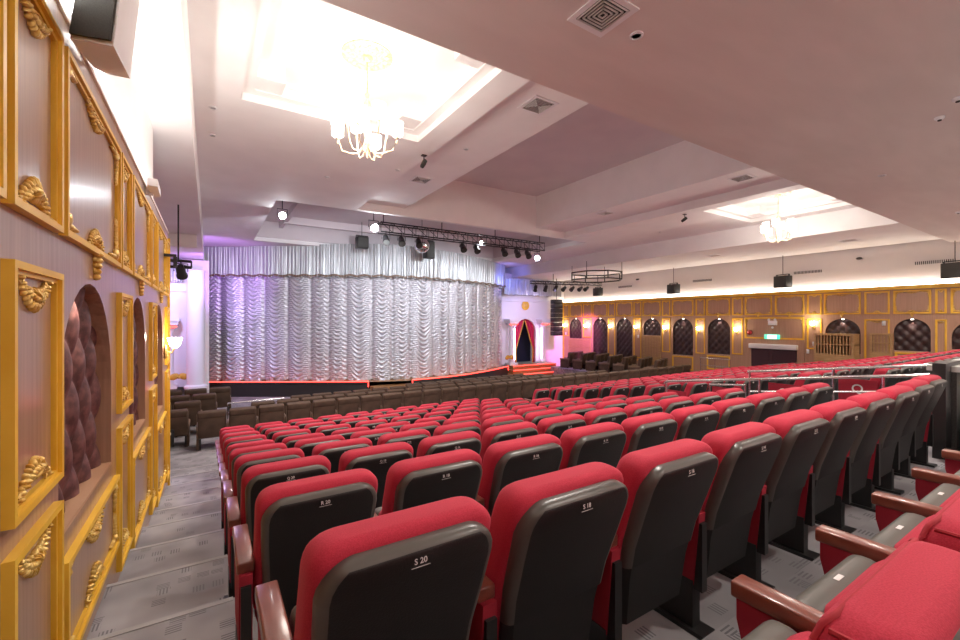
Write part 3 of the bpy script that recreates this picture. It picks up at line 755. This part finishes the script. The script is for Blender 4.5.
def hem(u, v):
    p, nrm = at(u); q = p+nrm*(.36+.02*math.sin(u*900)); return (q.x, q.y, 2.02+.09*v+.03*math.sin(u*160))
m.grid(hem, 500, 2); m.build('hem', 'brown_trim', o, smooth=180, fix=False)
# portals on both sides
def portal(cx, nm, place):
    y = 22.1; zb = STAGE; HW = .9; za_ = .1
    m = MB(); n_ = (cx, HW, zb, za_)
    A = [(p[0], p[1]) for p in arch_pts(cx, HW, zb, za_, 24)]
    X0, X1, ZT_ = cx-1.95, cx+1.95, 1.55
    def q(a, b_): return (a, y, b_)
    m.quad(q(X0, zb), q(cx-HW, zb), q(cx-HW, ZT_), q(X0, ZT_)); m.quad(q(cx+HW, zb), q(X1, zb), q(X1, ZT_), q(cx+HW, ZT_))
    for p, r in zip(A[1:-1], A[2:-1]): m.quad(q(*p), q(*r), q(r[0], ZT_), q(p[0], ZT_))
    for p, r in zip(A, A[1:]): m.quad(q(*p), q(*r), (r[0], y+.5, r[1]), (p[0], y+.5, p[1]))
    w_ = struct(m.build('wall_portal_'+nm, 'white_gloss', fix=False))
    t = MB()
    for p, r in zip(A, A[1:]): t.tube([(p[0], y-.02, p[1]), (r[0], y-.02, r[1])], .05, 6)
    t.build('arch_trim', 'white_gloss', w_)
    MB().box(cx-1.2, cx+1.2, y+.9, y+.95, zb, 1).build('passage', 'navy', w_)
    for s in (-1, 1):
        xx = cx+s*1.32
        c = MB(); c.lathe([(.26, 0), (.26, .12), (.2, .2), (.17, .3), (.16, 2.35), (.2, 2.45), (.26, 2.5), (.26, 2.62)], (xx, y-.28, zb), 20)
        o = struct(c.build('column_portal_'+nm, 'white_gloss', smooth=40))
        l = MB(); l.tube([(xx-s*.21, y-.32, zb+.3), (xx-s*.21, y-.32, zb+2.3)], .05, 8); l.build('neon_tube', 'neon_pink', o)
        l = MB(); l.box(xx-.3, xx+.3, y-.56, y-.53, zb+2.53, zb+2.6); l.build('neon_bar', 'neon_red', o)
        l = MB(); l.box(xx-.3, xx+.3, y-.56, y-.0, zb, zb+.12); l.build('plinth', 'white_gloss', o)
    e = MB()
    for s in (-1, 1): e.box(cx+s*1.32-.34, cx+s*1.32+.34, y-.6, y, -.2, -.06); e.box(cx+s*1.32-.4, cx+s*1.32+.4, y-.66, y, -.06, .06)
    e.box(cx-1.95, cx+1.95, y-.12, y, 1.2, 1.3)
    e.build('entablature', 'white_gloss', w_)
    tr = thing('portal_curtain', 'crimson curtain drawn back in a tent shape under the %s portal arch' % place, 'curtain', (cx, y+.1, zb))
    for s in (-1, 1):
        def cf(u, v, s=s):
            z = v*(za_-zb); top = 1-((z-(za_-zb)+HW)/HW)**2 if z > (za_-zb)-HW else 1
            outer = HW*math.sqrt(max(top, 0)); zt = za_-zb
            inner = .7*(1-max(0, z-.9)/(zt-.9)) if z > .9 else .7-.03*(0.9-z)
            inner = min(inner, outer); xx = outer+(inner-outer)*u
            return (s*xx, .05*math.sin(u*16+z)+.02, z)
        g = MB(); g.grid(cf, 18, 26); g.build('drape', 'red_curtain', tr, smooth=180, fix=False)
        g = MB(); g.tube([(s*(cf(1, v/20, 1)[0]-.0), -.04, cf(1, v/20, 1)[2]) for v in range(20)], .035, 6); g.build('drape_border', 'orange', tr)
    d = MB(); d.lathe([(.30, 0), (.30, .05), (.22, .08)], (0, 0, 0), 24, Matrix.Rotation(PI/2, 3, 'X')); o = d.build('gold_medallion', 'gold', loc=(cx, y-.02, .95))
    tag(o, 'round gold disc on the white wall over the %s portal' % place, 'disc')
    MB().ell((0, -.06, 0), (.16, .05, .16), 12, 6).build('boss', 'gold_leaf', o)
    st_ = thing('portal_steps', 'orange wooden steps edged in red light below the %s portal' % place, 'steps', (cx, y, -3.5 if cx > 0 else FRONT))
    for i in range(3):
        zz = (.22 if cx > 0 else .12)*(i+1); hw = (2.25 if cx > 0 else 1.75)-.25*i
        tr_ = MB().box(-hw, hw, -1.75+.35*i, -.3, 0, zz).build('tread', 'stage_wood', st_)
        l = MB(); l.tube([(-hw, -1.77+.35*i, zz), (hw, -1.77+.35*i, zz)], .022, 6); l.build('light_line', 'neon_red', tr_)
portal(17.53, 'far', 'far'); portal(-2.75, 'near', 'near')
u = MB(); u.box(19.4, XW+.3, 22.2, 22.4, -4, 3); u.box(15.45, 19.6, 22.2, 22.3, 1.5, 3); u.box(15.4, 15.6, 22.1, 24, -4, 3)
u.box(XLL, XLL+.01, 22.2, 22.4, -4, 3); u.box(XLL, .0, 22.2, 22.3, 1.55, 2.6); u.box(-.8, -.0, 22.1, 22.3, -4, 1.55); struct(u.build('wall_stage_side', 'white'))
for (xa, xb_, yv, lab) in ((15.5, 20.3, 21.6, 'short silver fringe hanging above the far white portal'), (-4.4, -.95, 21.9, 'short silver fringe hanging above the near white portal')):
    m = MB()
    m.grid(lambda u, v: (xa+(xb_-xa)*u, yv+.04*math.sin(u*260)+.02*math.sin(u*611), 1.6+.03*math.sin(u*190)+v*1.0), 260, 4)
    tag(m.build('stage_fringe', 'silver2', smooth=180, fix=False), lab, 'curtain')
# standing white column and ochre cloth at the near side of the stage
c = MB(); c.lathe([(.42, 0), (.42, .1), (.33, .16), (.33, 4.9)], (-.47, 21.4, STAGE), 28)
struct(c.build('column_stage', 'white_gloss', smooth=40))
for cx_, lab in ((-1.05, 'ochre bow tied at the foot of the near portal column'), (15.75, 'ochre bow at the foot of the far portal column, beside the silver curtain')):
    m = MB()
    for s in (-1, 1): m.ell((s*.16, 0, .02), (.18, .06, .13), 10, 6, Matrix.Rotation(s*.5, 3, 'Y'))
    m.ell((0, -.03, 0), (.07, .07, .07)); tag(m.build('ochre_bow', 'orange', loc=(cx_, 21.4, STAGE+.5), smooth=180), lab, 'bow')

# ------------------------------------------------------------------ chandeliers
def chandelier(x, y, label):
    zt = CP+.4; t = thing('chandelier', label, 'chandelier', (x, y, zt))
    m = MB(); m.lathe([(.36, 0), (.36, -.015), (.31, -.03), (.27, -.022), (.2, -.035), (.08, -.03), (.07, -.07), (.02, -.1)], n=32)
    for i in range(16):
        a = PI*i/8; m.ell((.28*math.cos(a), .28*math.sin(a), -.03), (.05, .05, .014), 6, 4)
        m.ell((.17*math.cos(a), .17*math.sin(a), -.03), (.035, .035, .012), 6, 4)
    m.build('ceiling_rose', 'gilt_glow', t, smooth=50)
    m = MB(); m.tube([(0, 0, -.05), (0, 0, -.62)], .011, 8)
    m.lathe([(.0, -.42), (.03, -.45), (.015, -.5), (.045, -.56), (.05, -.62), (.02, -.68), (.03, -.74), (.06, -.86), (.03, -.95), (.045, -1.0), (.07, -1.06), (.03, -1.13), (.0, -1.2)], n=12)
    m.v = [(a, b_, q*1.24) for a, b_, q in m.v]
    m.build('stem', 'gilt_glow', t, smooth=60)
    for i in range(8):
        a = 2*PI*i/8+.2; ca, sa = math.cos(a), math.sin(a); up = -.22 if i % 2 else -.06; R_ = .43 if i % 2 else .32
        pts = [(.04, -1.3), (.12, -1.4), (.22, -1.41), (R_*.85, -1.3+up*.3), (R_, -.97+up)]
        m = MB(); m.tube([(r*ca, r*sa, z) for r, z in pts], .011, 6); m.lathe([(.012, 0), (.035, .012), (.02, .03)], (R_*ca, R_*sa, -.97+up), 10)
        m.ell((R_*ca, R_*sa, -1.02+up), (.014, .014, .03), 6, 4)
        a_ = m.build('arm', 'gilt_glow', t, smooth=60)
        g = MB(); g.lathe([(.05, .0), (.085, .03), (.085, .17), (.095, .2)], (R_*ca, R_*sa, -.95+up), 14); g.build('glass_shade', 'lamp', a_, smooth=50)
    return t
chandelier(*CH[0], 'glowing glass and gilt chandelier nearest the camera, above the red rows')
chandelier(*CH[1], 'smaller looking glass and gilt chandelier in the ceiling tray by the far wall')

# ------------------------------------------------------------------ ceiling fittings
def vent(x, y, z, s, label):
    t = thing('air_vent', label, 'vent', (x, y, z), 0, 'square ceiling air vents')
    m = MB(); h = s/2
    for (a, b_, w) in ((h, -.012, .05),):
        m.box(-a, a, -a, -a+w, b_, 0); m.box(-a, a, a-w, a, b_, 0); m.box(-a, -a+w, -a+w, a-w, b_, 0); m.box(a-w, a, -a+w, a-w, b_, 0)
    m.build('frame', 'white_gloss', t)
    MB().box(-h+.05, h-.05, -h+.05, h-.05, -.003, -.001).build('opening', 'black', t)
    m = MB(); k = 5
    for i in range(k):
        a = (h-.06)*(1-i/k); w = .007
        for q in ((-a, a, -a, -a+w), (-a, a, a-w, a), (-a, -a+w, -a, a), (a-w, a, -a, a)): m.box(*q, -.02, -.006)
    m.build('louvre', 'wall_grey', t)
vent(2.82, 2.5, SOF, .42, 'square air vent in the low brownish ceiling above the seats')
vent(4.72, 5.6, VS, .5, 'square air vent between the two ceiling trays, nearest the low ceiling edge')
vent(4.66, 10.2, VS, .5, 'square air vent further along towards the stage from the near chandelier')
vent(11.56, 5.65, VS, .5, 'square air vent beside the far ceiling tray, nearest the low ceiling edge')
vent(11.4, 10.0, VS, .5, 'square air vent beyond the deep ceiling recess, nearer the stage')
vent(18.6, 5.6, RS, .5, 'square air vent in the side ceiling over the far wall, nearer the camera')
vent(18.1, 10.0, RS, .5, 'square air vent in the side ceiling over the far wall, nearer the stage')
def downlight(x, y, z, label, r=.06):
    t = thing('downlight', label, 'ceiling light', (x, y, z), 0, 'round ceiling downlights')
    MB().lathe([(r, 0), (r, -.012), (r*.75, -.018), (r*.72, -.004)], n=18).build('ring', 'white_gloss', t, smooth=50)
    MB().lathe([(r*.7, -.002), (r*.7, -.004)], n=18).build('reflector', 'grille', t)
downlight(3.29, 2.52, SOF, 'round downlight beside the square vent in the low ceiling')
downlight(2.36, 10.5, CP, 'tiny round downlight between the near chandelier and the stage recess')
downlight(.05, 8.05, CP, 'tiny round downlight at the ceiling edge left of the near tray')
downlight(.05, 9.25, CP, 'tiny round downlight at the ceiling edge, second towards the stage')
downlight(14.7, 10.2, CP, 'tiny round downlight between the far tray and the stage')
downlight(4.63, 7.85, VS, 'tiny round downlight on the strip right of the near tray')
downlight(3.6, 9.15, CP, 'tiny round downlight by the front corner of the near tray')
downlight(10.2, 2.6, SOF, 'small round downlight far along the low ceiling')
def detector(x, y, z, label, s=1):
    t = thing('smoke_detector', label, 'detector', (x, y, z))
    MB().lathe([(.05*s, 0), (.05*s, -.02), (.035*s, -.035), (.0, -.04)], n=14).build('base', 'white_gloss', t, smooth=50)
    MB().lathe([(.02*s, -.035), (.02*s, -.05)], n=10).build('sensor', 'grille', t)
detector(7.9, 1.46, SOF, 'small smoke detector on the low ceiling, right edge of the photo')
detector(7.4, 1.22, SOF, 'second small detector on the low ceiling at the right edge of the photo')
detector(15.2, 2.5, SOF, 'small detector at the far end of the low ceiling')
def ceil_spot(x, y, z, label):
    t = thing('track_spotlight', label, 'spotlight', (x, y, z))
    m = MB(); m.tube([(0, 0, 0), (0, 0, -.12)], .012, 6); m.box(-.05, .05, -.04, .04, -.02, 0); m.build('stem', 'black', t)
    MB().lathe([(.04, -.09), (.05, .0), (.045, .09)], (0, .02, -.17), 12, Matrix.Rotation(1.1, 3, 'X')).build('head', 'grille', t, smooth=50)
ceil_spot(3.74, 8.05, CP, 'small spotlight hanging at the corner of the near ceiling tray')
ceil_spot(12.9, 8.05, CP, 'small spotlight hanging left of the far ceiling tray')

# ------------------------------------------------------------------ stage rig
def truss(name, label, A, B, w=.3, hang=(), hl=.75):
    A, B = Vector(A), Vector(B); t = thing(name, label, 'truss', A); d = (B-A); L = d.length; d.normalize(); sd = Vector((d.y, -d.x, 0)).normalized()
    for s in (-1, 1):
        for zz in (0, -w):
            o = sd*s*w/2+Vector((0, 0, zz)); MB().tube([o, o+d*L], .026, 8).build('chord', 'black', t, smooth=40)
    m = MB(); n = int(L/.45)
    for i in range(n+1):
        p = d*(L*i/n)
        for s in (-1, 1):
            m.tube([p+sd*s*w/2, p+sd*s*w/2+Vector((0, 0, -w))], .014, 5)
        m.tube([p-sd*w/2, p+sd*w/2], .014, 5)
        if i < n:
            q = d*(L*(i+1)/n); m.tube([p+sd*w/2, q+sd*w/2+Vector((0, 0, -w))], .012, 5)
    m.build('lacing', 'black', t)
    for h in hang:
        MB().tube([d*(L*h), d*(L*h)+Vector((0, 0, hl))], .018, 6).build('hanger', 'black', t)
truss('lighting_truss', 'long black lighting truss hung across the front of the silver valance', (5.2, 15.0, 3.52), (12.9, 15.0, 3.5), .34, (.02, .33, .66, .98))
truss('lighting_truss', 'short black bar truss in the corner between wall panels and curtain', (-.85, 12.0, 1.36), (-.35, 12.0, 1.36), .14, (.5,), 1.29)
def fixture(x, y, z, tgt, label, mt='black', size=1, on=False, rod=.3):
    t = thing('stage_light', label, 'stage light', (x, y, z)); d = (Vector(tgt)-Vector((x, y, z))).normalized()
    R = d.to_track_quat('Z', 'Y').to_matrix(); s = size
    MB().lathe([(.07*s, -.16*s), (.09*s, -.1*s), (.1*s, .1*s), (.115*s, .12*s), (.115*s, .17*s)], n=14, M4=R).build('can', mt, t, smooth=45)
    MB().lathe([(.095*s, .165*s), (.095*s, .175*s)], n=14, M4=R).build('lens', 'spot_on' if on else 'grille', t)
    m = MB(); m.tube([(-.13*s, 0, 0), (-.13*s, 0, .18*s), (.13*s, 0, .18*s), (.13*s, 0, 0)], .012*s, 6); m.tube([(0, 0, .18*s), (0, 0, .18*s+rod)], .014, 6); m.build('yoke', 'black', t)
for i, x in enumerate((5.45, 6.05, 6.75, 8.7, 9.35, 10.75, 11.45, 12.05)):
    fixture(x, 15.0, 2.95, (x-.6, 12, -.3), 'black stage light under the long truss, %s from the near end' % ORD[i], 'black', 1.15, False, .1)
fixture(1.92, 14.5, 3.25, (.9, 4, .6), 'bright white spotlight in the stage ceiling recess, alone at the near end', 'black', 1.1, True, .6)
fixture(4.66, 14.0, 3.1, (3.2, 4, .3), 'brightest white spotlight at the near end of the long truss', 'black', 1.3, True, .5)
fixture(13.35, 15.9, 3.0, (6, 6, .3), 'bright white spotlight at the far end of the long truss', 'black', 1.2, True, .5)
fixture(9.72, 15.25, 3.28, (5, 5, .5), 'bright spotlight glowing between the bars of the long truss', 'black', .7, True, .1)
t = thing('mirror_ball', 'silver mirror ball hanging beside the lights in front of the valance', 'mirror ball', (7.3, 15.9, 3.02))
bm = MB(); bm.ell((0, 0, 0), (.3, .3, .3), 28, 16); bm.build('ball', 'mirror', t)
MB().tube([(0, 0, .3), (0, 0, 1.2)], .01, 6).build('rod', 'black', t)
def box_speaker(name, label, loc, sx, sy, sz, rz=0, mt='black', hang=0):
    t = thing(name, label, 'speaker', loc, rz)
    put('cabinet', rbox(-sx/2, sx/2, -sy/2, sy/2, -sz/2, sz/2, min(sx, sy, sz)*.08, 'cabinet', mt, 2), t)
    put('grille', rbox(-sx*.44, sx*.44, -sy/2-.02, -sy/2+.01, -sz*.45, sz*.45, .01, 'grille', 'grille', 1), t)
    m = MB()
    for s in (-1, 1): m.box(s*sx/2-.01, s*sx/2+.01, -.04, .04, -.05, sz/2+.06)
    m.box(-sx/2, sx/2, -.03, .03, sz/2+.04, sz/2+.07)
    if hang: m.tube([(0, 0, sz/2+.05), (0, 0, sz/2+hang)], .012, 6)
    m.build('bracket', 'black', t)
box_speaker('loudspeaker', 'black box speaker hanging above the middle of the silver valance', (8.75, 18.3, 3.3), .45, .4, .8, 0, 'black', .58)
box_speaker('loudspeaker', 'dark box speaker above the silver valance, nearer the panelled side wall', (5.6, 18.4, 3.35), .5, .4, .5, 0, 'black', .65)
for i, (y, lab) in enumerate(((18.6, 'hanging black speaker on the far wall nearest the stage'), (13.45, 'hanging black speaker on the far wall, second from the stage'), (8.4, 'hanging black speaker on the far wall above the double door'), (3.45, 'hanging black speaker on the far wall at the right edge of the photo'))):
    box_speaker('loudspeaker', lab, (XW-.45, y, 1.62 if i else 1.75), .55, .4, .5, -PI/2-.3, 'black', (RS if i < 3 else SOF)-(1.62 if i else 1.75)-.26)
# line array beside the far portal
t = thing('line_array', 'tall black stack of speakers beside the far white portal', 'speaker', (19.48, 21.2, 1.35))
for i in range(8):
    z = -.3*i; put('speaker_cabinet', rbox(-.36, .36, -.22, .22, z-.285, z, .02, 'speaker_cabinet', 'black', 1), t)
MB().tube([(0, 0, 0), (0, 0, 1.4)], .02, 6).build('hanger', 'black', t)
m = MB()
t = thing('octagonal_truss', 'black octagonal lighting frame hanging in front of the far wall', 'truss', (16.0, 14.6, 2.12))
for zz, nm in ((.17, 'upper_ring'), (-.17, 'lower_ring')):
    MB().tube([(1.25*math.cos(PI/8+i*PI/4), 1.25*math.sin(PI/8+i*PI/4), zz) for i in range(9)], .035, 6).build(nm, 'black', t)
for i in range(8): MB().tube([(1.25*math.cos(PI/8+i*PI/4), 1.25*math.sin(PI/8+i*PI/4), z) for z in (-.17, .17)], .03, 6).build('upright', 'black', t)
for i in (0, 2, 4, 6): MB().tube([(1.25*math.cos(PI/8+i*PI/4), 1.25*math.sin(PI/8+i*PI/4), z) for z in (.17, .62)], .012, 5).build('hanger', 'black', t)
truss('lighting_truss', 'black pipe truss in front of the far portal fringe', (15.5, 19.0, 2.22), (20.6, 18.4, 2.3), .14, (.3, .6, .95), .46)
for i, (x, z) in enumerate(((15.8, 1.82), (16.5, 1.84), (17.2, 1.87), (17.8, 1.87), (18.4, 1.88), (19.0, 1.9), (19.45, 1.92))):
    fixture(x, 19.0-.12*(x-15.5), z, (16.8 if i < 3 else 12, 21 if i < 3 else 17.0, -2), 'black stage light under the pipe truss by the far portal, %s from the silver curtain' % ORD[i], 'black', 1.1, False, .16)
fixture(-.55, 12, 1.12, (0, 16, -2), 'black stage light under the short truss past the panelled wall', 'black', 1.0, False, .05)

# ------------------------------------------------------------------ far wall fittings
def sconce(x, sg, y, z, label, lit=True, power=9):
    t = thing('wall_sconce', label, 'wall light', (x, y, z), 0, 'wall sconces')
    m = MB(); m.ell((sg*.02, 0, -.12), (.025, .05, .12), 8, 6); m.tube([(sg*.02, 0, -.1), (sg*.1, 0, -.14), (sg*.14, 0, -.06)], .012, 6); m.build('bracket', 'gold_leaf', t, smooth=60)
    g = MB(); g.lathe([(.03, -.06), (.07, -.02), (.09, .06), (.1, .1)], (sg*.14, 0, 0), 14); g.build('glass_shade', 'bulb' if lit else 'gold_leaf', t, smooth=60)
    if lit: lamp('sconce_light', 'POINT', (x+sg*.3, y, z+.12), power*.7, (1, .84, .6), .06)
for i, (y, z) in enumerate(((21.92, -.40), (19.95, -.40), (17.93, -.41), (16.04, -.42), (14.18, -.43))):
    sconce(XW, -1, y, z, 'lit wall sconce on the far panelled wall, %s from the stage end' % ORD[i])
sconce(XW, -1, 12.29, -.46, 'dim wall sconce between two tall padded niches on the far wall', True, 3)
sconce(XW, -1, 10.47, -.46, 'lit wall sconce just before the maroon double door')
sconce(XW, -1, 7.46, -.16, 'lit wall sconce between the double door and the wooden shutter box', True, 12)
sconce(XL, 1, 8.3, -.38, 'bright wall sconce at the end of the near panelled wall', True, 9)
# double door
t = thing('double_door', 'maroon double door under a white shutter box in the far wall', 'door', (XW, 8.94, -3.0))
for s, nm in ((-1, 'door_leaf'), (1, 'door_leaf')):
    d = MB().box(-.07, .0, min(0, s*.89)+.006, max(0, s*.89)-.006, 0, 1.72).build(nm, 'maroon', t)
    for i in range(2): MB().box(-.085, -.07, s*.45-.28, s*.45+.28, .2+.78*i, .85+.78*i).build('panel', 'maroon', d)
    MB().tube([(-.1, s*.08, .75), (-.1, s*.08, 1.0)], .012, 6).build('handle', 'chrome', d)
m = MB(); m.box(-.05, 0, -1.16, -.9, 0, 2.15); m.box(-.05, 0, .9, 1.16, 0, 2.15); m.box(-.05, 0, -.9, .9, 1.74, 2.15); m.build('door_frame', 'wood_r', t)
put('shutter_box', rbox(-.22, 0, -.95, .95, 1.72, 1.94, .03, 'shutter_box', 'shutter', 2), t)
t = thing('exit_sign', 'green lit exit sign above the maroon double door', 'sign', (XW-.06, 8.98, -.74))
put('housing', rbox(-.04, .04, -.3, .3, -.1, .1, .015, 'housing', 'exit', 1), t)
MB().box(-.05, -.04, -.2, .17, -.085, .085).build('lit_panel', 'exit_white', t)
f_ = MB(); f_.ell((-.055, .235, .05), (.004, .016, .016), 8, 5)
f_.tube([(-.055, .235, .035), (-.055, .225, -.015), (-.055, .255, -.06)], .009, 5); f_.tube([(-.055, .225, -.015), (-.055, .20, -.065)], .009, 5); f_.tube([(-.055, .262, .0), (-.055, .235, .028), (-.055, .205, .012)], .007, 5)
f_.build('running_figure', 'plate', t)
t = thing('emergency_light', 'white twin emergency lamp on the panel above the exit sign', 'emergency light', (XW-.05, 8.96, -.13))
put('housing', rbox(-.05, .05, -.17, .17, -.1, .1, .015, 'housing', 'white_gloss', 1), t)
for s in (-1, 1): MB().lathe([(.03, -.03), (.06, .03)], (-.04, s*.12, .14), 12, Matrix.Rotation(-PI/2, 3, 'Y')).build('lamp_head', 'white_gloss', t, smooth=50)
MB().lathe([(.05, 0), (.05, .03)], (0, 0, -.2), 10, Matrix.Rotation(-PI/2, 3, 'Y')).build('sensor', 'white_gloss', t)
t = thing('fire_bell', 'small round red fire bell on the panel beside the double door', 'fire alarm', (XW-.01, 9.92, -.57))
MB().lathe([(.1, 0), (.1, .04), (.05, .08), (0, .09)], n=16, M4=Matrix.Rotation(-PI/2, 3, 'Y')).build('gong', mat('alarm_red', (.5, .03, .03), .4), t, smooth=50)
MB().lathe([(.12, 0), (.12, .01)], n=16, M4=Matrix.Rotation(-PI/2, 3, 'Y')).build('backplate', 'black', t)
for y, z, lab in ((7.45, -.98, 'small white switch box on the gilt panel beside the double door'), (7.66, -1.3, 'small white call box low beside the double door frame'), (15.95, -.95, 'small white switch plate between niches on the far wall'), (21.9, -.95, 'small white switch plate at the stage end of the far wall'), (5.3, -.12, 'small white lamp fitting above the low wooden shutter on the far wall')):
    t = thing('switch_box', lab, 'switch', (XW, y, z)); put('plate', rbox(-.04, 0, -.05, .05, -.09, .09, .01, 'plate', 'white_gloss', 1), t); MB().box(-.05, -.04, -.015, .015, -.03, .03).build('rocker', 'plate', t)
# wooden louvred shutters and booth boxes
def louvre(name, label, x, y0, y1, z0, z1, dep, rail_z=None):
    t = thing(name, label, 'shutter', (x, (y0+y1)/2, z0)); h = z1-z0; w = (y1-y0)/2
    m = MB(); m.box(-dep, 0, -w, -w+.07, 0, h); m.box(-dep, 0, w-.07, w, 0, h); m.box(-dep, 0, -w+.07, w-.07, h-.07, h); m.box(-dep, 0, -w+.07, w-.07, 0, .07); m.build('frame', 'slat_wood', t)
    m = MB(); m.box(-.03, 0, -w+.07, w-.07, .07, h-.07); m.build('backing', 'wood_r', t)
    m = MB(); m.box(-dep+.01, -.03, -w+.07, w-.07, .07, h*.42); m.build('lower_panel', 'slat_wood', t)
    m = MB(); n = int((2*w)/.1)
    for i in range(n): m.box(-dep+.03, -.05, -w+.1+i*.1, -w+.14+i*.1, h*.42, h-.07)
    m.build('slat', 'slat_wood', t)
    MB().box(-dep-.005, -.04, -w, w, h*.68, h*.68+.04).build('rail', 'slat_wood', t)
louvre('shutter_booth', 'large wooden slatted booth in front of the half hidden padded niche', XW, 6.0, 7.25, -1.9, -.53, .6)
louvre('shutter_booth', 'narrow wooden slatted hatch between the two wide padded niches', XW, 5.05, 5.68, -1.7, -.49, .1)
louvre('wooden_shutter', 'wooden slatted shutter below the short padded niche in mid wall', XW, 14.5, 15.62, -2.9, -.9, .06)
louvre('wooden_shutter', 'wide wooden shutter under the short padded niche nearest the stage', XW, 19.6, 21.6, -3.0, -1.28, .05)
for i, y in enumerate((16.95, 12.2, 7.7, 4.0)):
    t = thing('slot_vent', 'long dark slot vent high on the far wall, %s from the stage' % ORD[i], 'vent', (XW+.1, y, 2.0))
    m = MB(); m.box(-.03, 0, -.5, .5, -.07, .07); m.build('frame', 'wall_grey', t)
    m = MB()
    for q in range(20): m.box(-.035, -.03, -.48+q*.05, -.455+q*.05, -.055, .055)
    m.build('slot', 'black', t)
for y, lab in ((16.0, 'tiny black ceiling camera near the hanging speakers, nearer the stage'), (6.0, 'tiny black ceiling camera high on the far wall, nearer the camera')):
    t = thing('security_camera', lab, 'camera', (XW-.05, y, 2.35)); MB().ell((0, 0, 0), (.06, .1, .05), 10, 6).build('dome', 'black', t, smooth=180); MB().box(0, .15, -.03, .03, .0, .05).build('bracket', 'black', t)
# ------------------------------------------------------------------ near wall fittings
t = thing('wall_speaker', 'big pale grey loudspeaker hung high on the near panelled wall', 'speaker', (-.36, 2.48, 1.22))
A_ = Vector((-.185, .21, .085)); U_ = Vector((.035, .16, .66)); D_ = Vector((-.05, .88, .26))
MB().obox((0, 0, 0), A_, U_, D_).build('cabinet', 'white', t)
g = MB(); nrm = A_.cross(U_).normalized(); nrm = -nrm if nrm.dot(D_) > 0 else nrm
g.obox(A_*.04+U_*.03+nrm*.004, A_*.92, U_*.94, nrm*.01); g.build('grille', 'grille', t)
MB().box(-.24, -.2, .4, .6, .3, .9).build('bracket', 'white_gloss', t)
t = thing('security_camera', 'white wall camera at the top of the near panelled wall', 'camera', (-.56, 5.9, 1.42))
MB().obox((0, -.15, .02), (.09, 0, 0), (0, .34, -.03), (0, 0, .08)).build('housing', 'white_gloss', t)
MB().box(-.04, .03, .1, .14, -.02, .08).build('bracket', 'white_gloss', t)
t = thing('wall_bracket', 'black bracket arm projecting near the top of the panelled wall end', 'bracket', (XL, 8.3, 1.0))
MB().obox((0, -.03, 0), (.16, 0, 0), (0, .06, 0), (0, 0, .04)).build('arm', 'black', t); MB().box(.12, .17, -.03, .03, -.16, 0).build('clamp', 'black', t)
